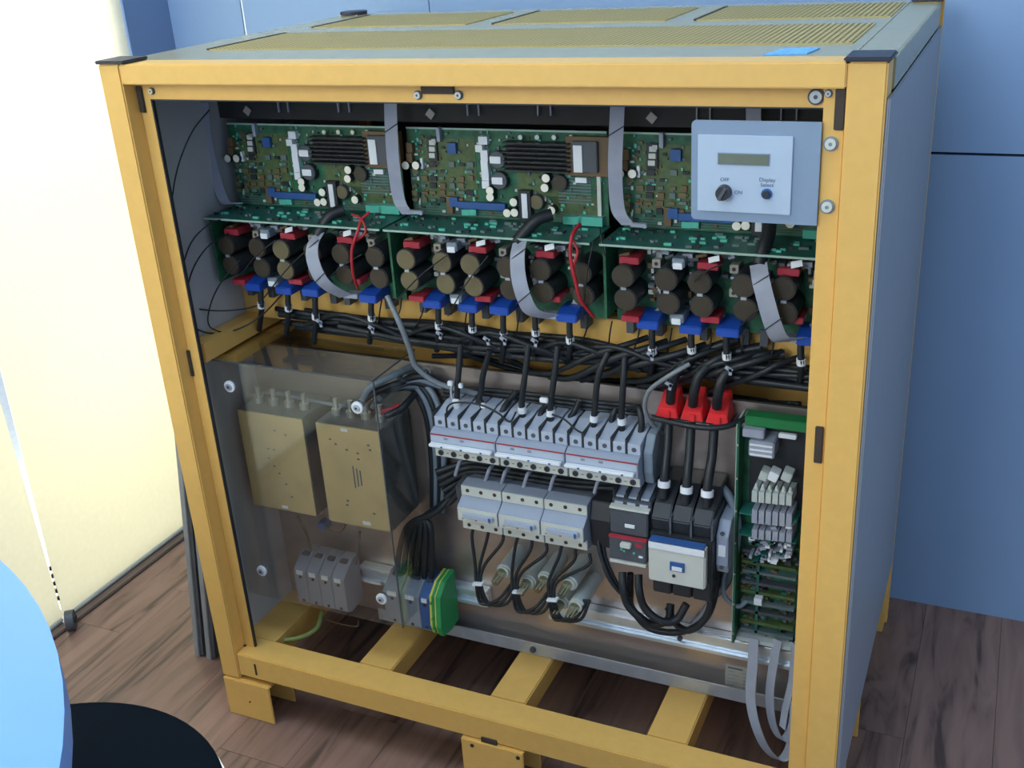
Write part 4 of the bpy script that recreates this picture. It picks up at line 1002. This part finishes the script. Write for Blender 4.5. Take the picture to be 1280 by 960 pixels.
for row, (py, n_, z_h, mt_) in enumerate(((621, 6, .016, 'ceramic'), (646, 6, .020, 'ribbon_grey'), (668, 6, .014, 'ribbon_grey'))):
    for k in range(n_):
        q = at(943 + k * 8.6, py + k * .9, y=.135)
        b_ = MB().box(q.x - .0036, q.x + .0036, .135, .171, q.z - z_h / 2, q.z + z_h / 2)
        if row == 0: b_.cyl((q.x, .145, q.z + z_h / 2), (q.x, .145, q.z + z_h / 2 + .007), .003, .0015, seg=8)
        b_.build('pin_connector', mt_, t)
MB().box(.836, .913, .140, .171, .4655, .4685).build('shelf_strip', 'pcb_teal', t)
MB().box(.836, .913, .140, .171, .4325, .4350).build('shelf_strip', 'pcb_teal', t)
sm = MB()
for k in range(60):
    q = at(random.uniform(938, 990), random.uniform(655, 700), y=.15)
    sm.use(random.choice([0, 0, 1, 2, 3])).cbox((q.x, .152, q.z), random.uniform(.003, .009), .02, random.uniform(.002, .006), Matrix.Rotation(random.uniform(-.6, .3), 3, 'Y'))
sm.build('connector_cluster', ['ribbon_grey', 'white_plastic', 'black_plastic', 'pcb_teal'], t, 0, 'stuff')
for k in range(9):
    z = .262 + k * .0165
    MB().box(.838, .912, .160 - .002 * (k % 2), .1715, z, z + .0045).build('board_strip', ['chip_grey', 'pcb_olive', 'dark_grey'][k % 3], t)
sm = MB()
for k in range(150):
    sm.use(random.choice([0, 1, 2, 3, 4, 5])).cbox((random.uniform(.838, .912), .168, random.uniform(.256, .42)), random.uniform(.002, .008), .008, random.uniform(.0015, .005))
sm.build('surface_component', ['chip_grey', 'pcb_olive', 'chip_brown', 'black_plastic', 'pcb_teal', 'cap_face'], t, 0, 'stuff')
MB().box(.858, .862, .160, .17, .262, .43).build('vertical_strip', 'pcb_teal', t)
q = at(947, 753, y=.15); MB().box(q.x - .0055, q.x + .0055, .150, .171, q.z - .0055, q.z + .0055).build('white_socket', 'white_plastic', t, bevel=.0006)
MB().box(.833, .912, .150, .172, .250, .2565).build('bottom_connector', 'ceramic', t, bevel=.001)
for k in range(7): MB().cyl((.8322, .1385, .27 + k * .05), (.8322, .1370, .27 + k * .05), .0016, seg=8).build('edge_screw', 'bolt_metal', t)
g = 'grey ribbon cables hanging from the board stack'
def hang(lb, pts, wv): ribbon(lb, [at(a, b_, y=y) for a, b_, y in pts], wv, g)
hang('left grey ribbon cable hanging in a loop under the board stack', [(942, 798, .15), (941, 830, .14), (938, 870, .13), (944, 905, .12), (957, 935, .115), (975, 950, .115), (988, 935, .12), (992, 905, .12)], (.015, -.004, .002))
hang('middle grey ribbon cable hanging in a loop under the board stack', [(972, 800, .15), (966, 835, .145), (962, 870, .14), (966, 905, .135), (978, 925, .13), (990, 910, .13), (994, 880, .13)], (.013, -.006, .001))
hang('right grey ribbon cable hanging close to the right post under the board stack', [(993, 805, .15), (990, 850, .145), (982, 885, .14), (978, 910, .13)], (.010, -.008, .0))
t = thing('rating_label', 'small beige label sheet on the plate at the lower right', 'label', (.86, .189, .155))
qa = at(907, 828, y=.189); qb = at(945, 882, y=.189)
MB().box(qa.x, qb.x, .1885, .1899, qb.z, qa.z - .002).build('sheet', 'paper', t)
MB().box(qa.x + .004, qa.x + .026, .1880, .1886, qa.z - .0085, qa.z - .0060).build('heading_line', 'print_grey', t)
sm = MB()
for k in range(6):
    z = qa.z - .014 - k * .0065
    sm.box(qa.x + .003, qa.x + .003 + .012 + .006 * (k % 2), .1882, .1886, z, z + .0010).box(qa.x + .026, qa.x + .036, .1882, .1886, z, z + .0010)
sm.build('fine_print', 'hose_grey', t, 0, 'stuff')
cable('small dark tie wire at the middle module divider', [(750, 285, .13), (752, 300, .12), (756, 320, .12)], .0012, cat='wire')

for o in bpy.data.objects:
    if '_o' in o.keys(): del o['_o']
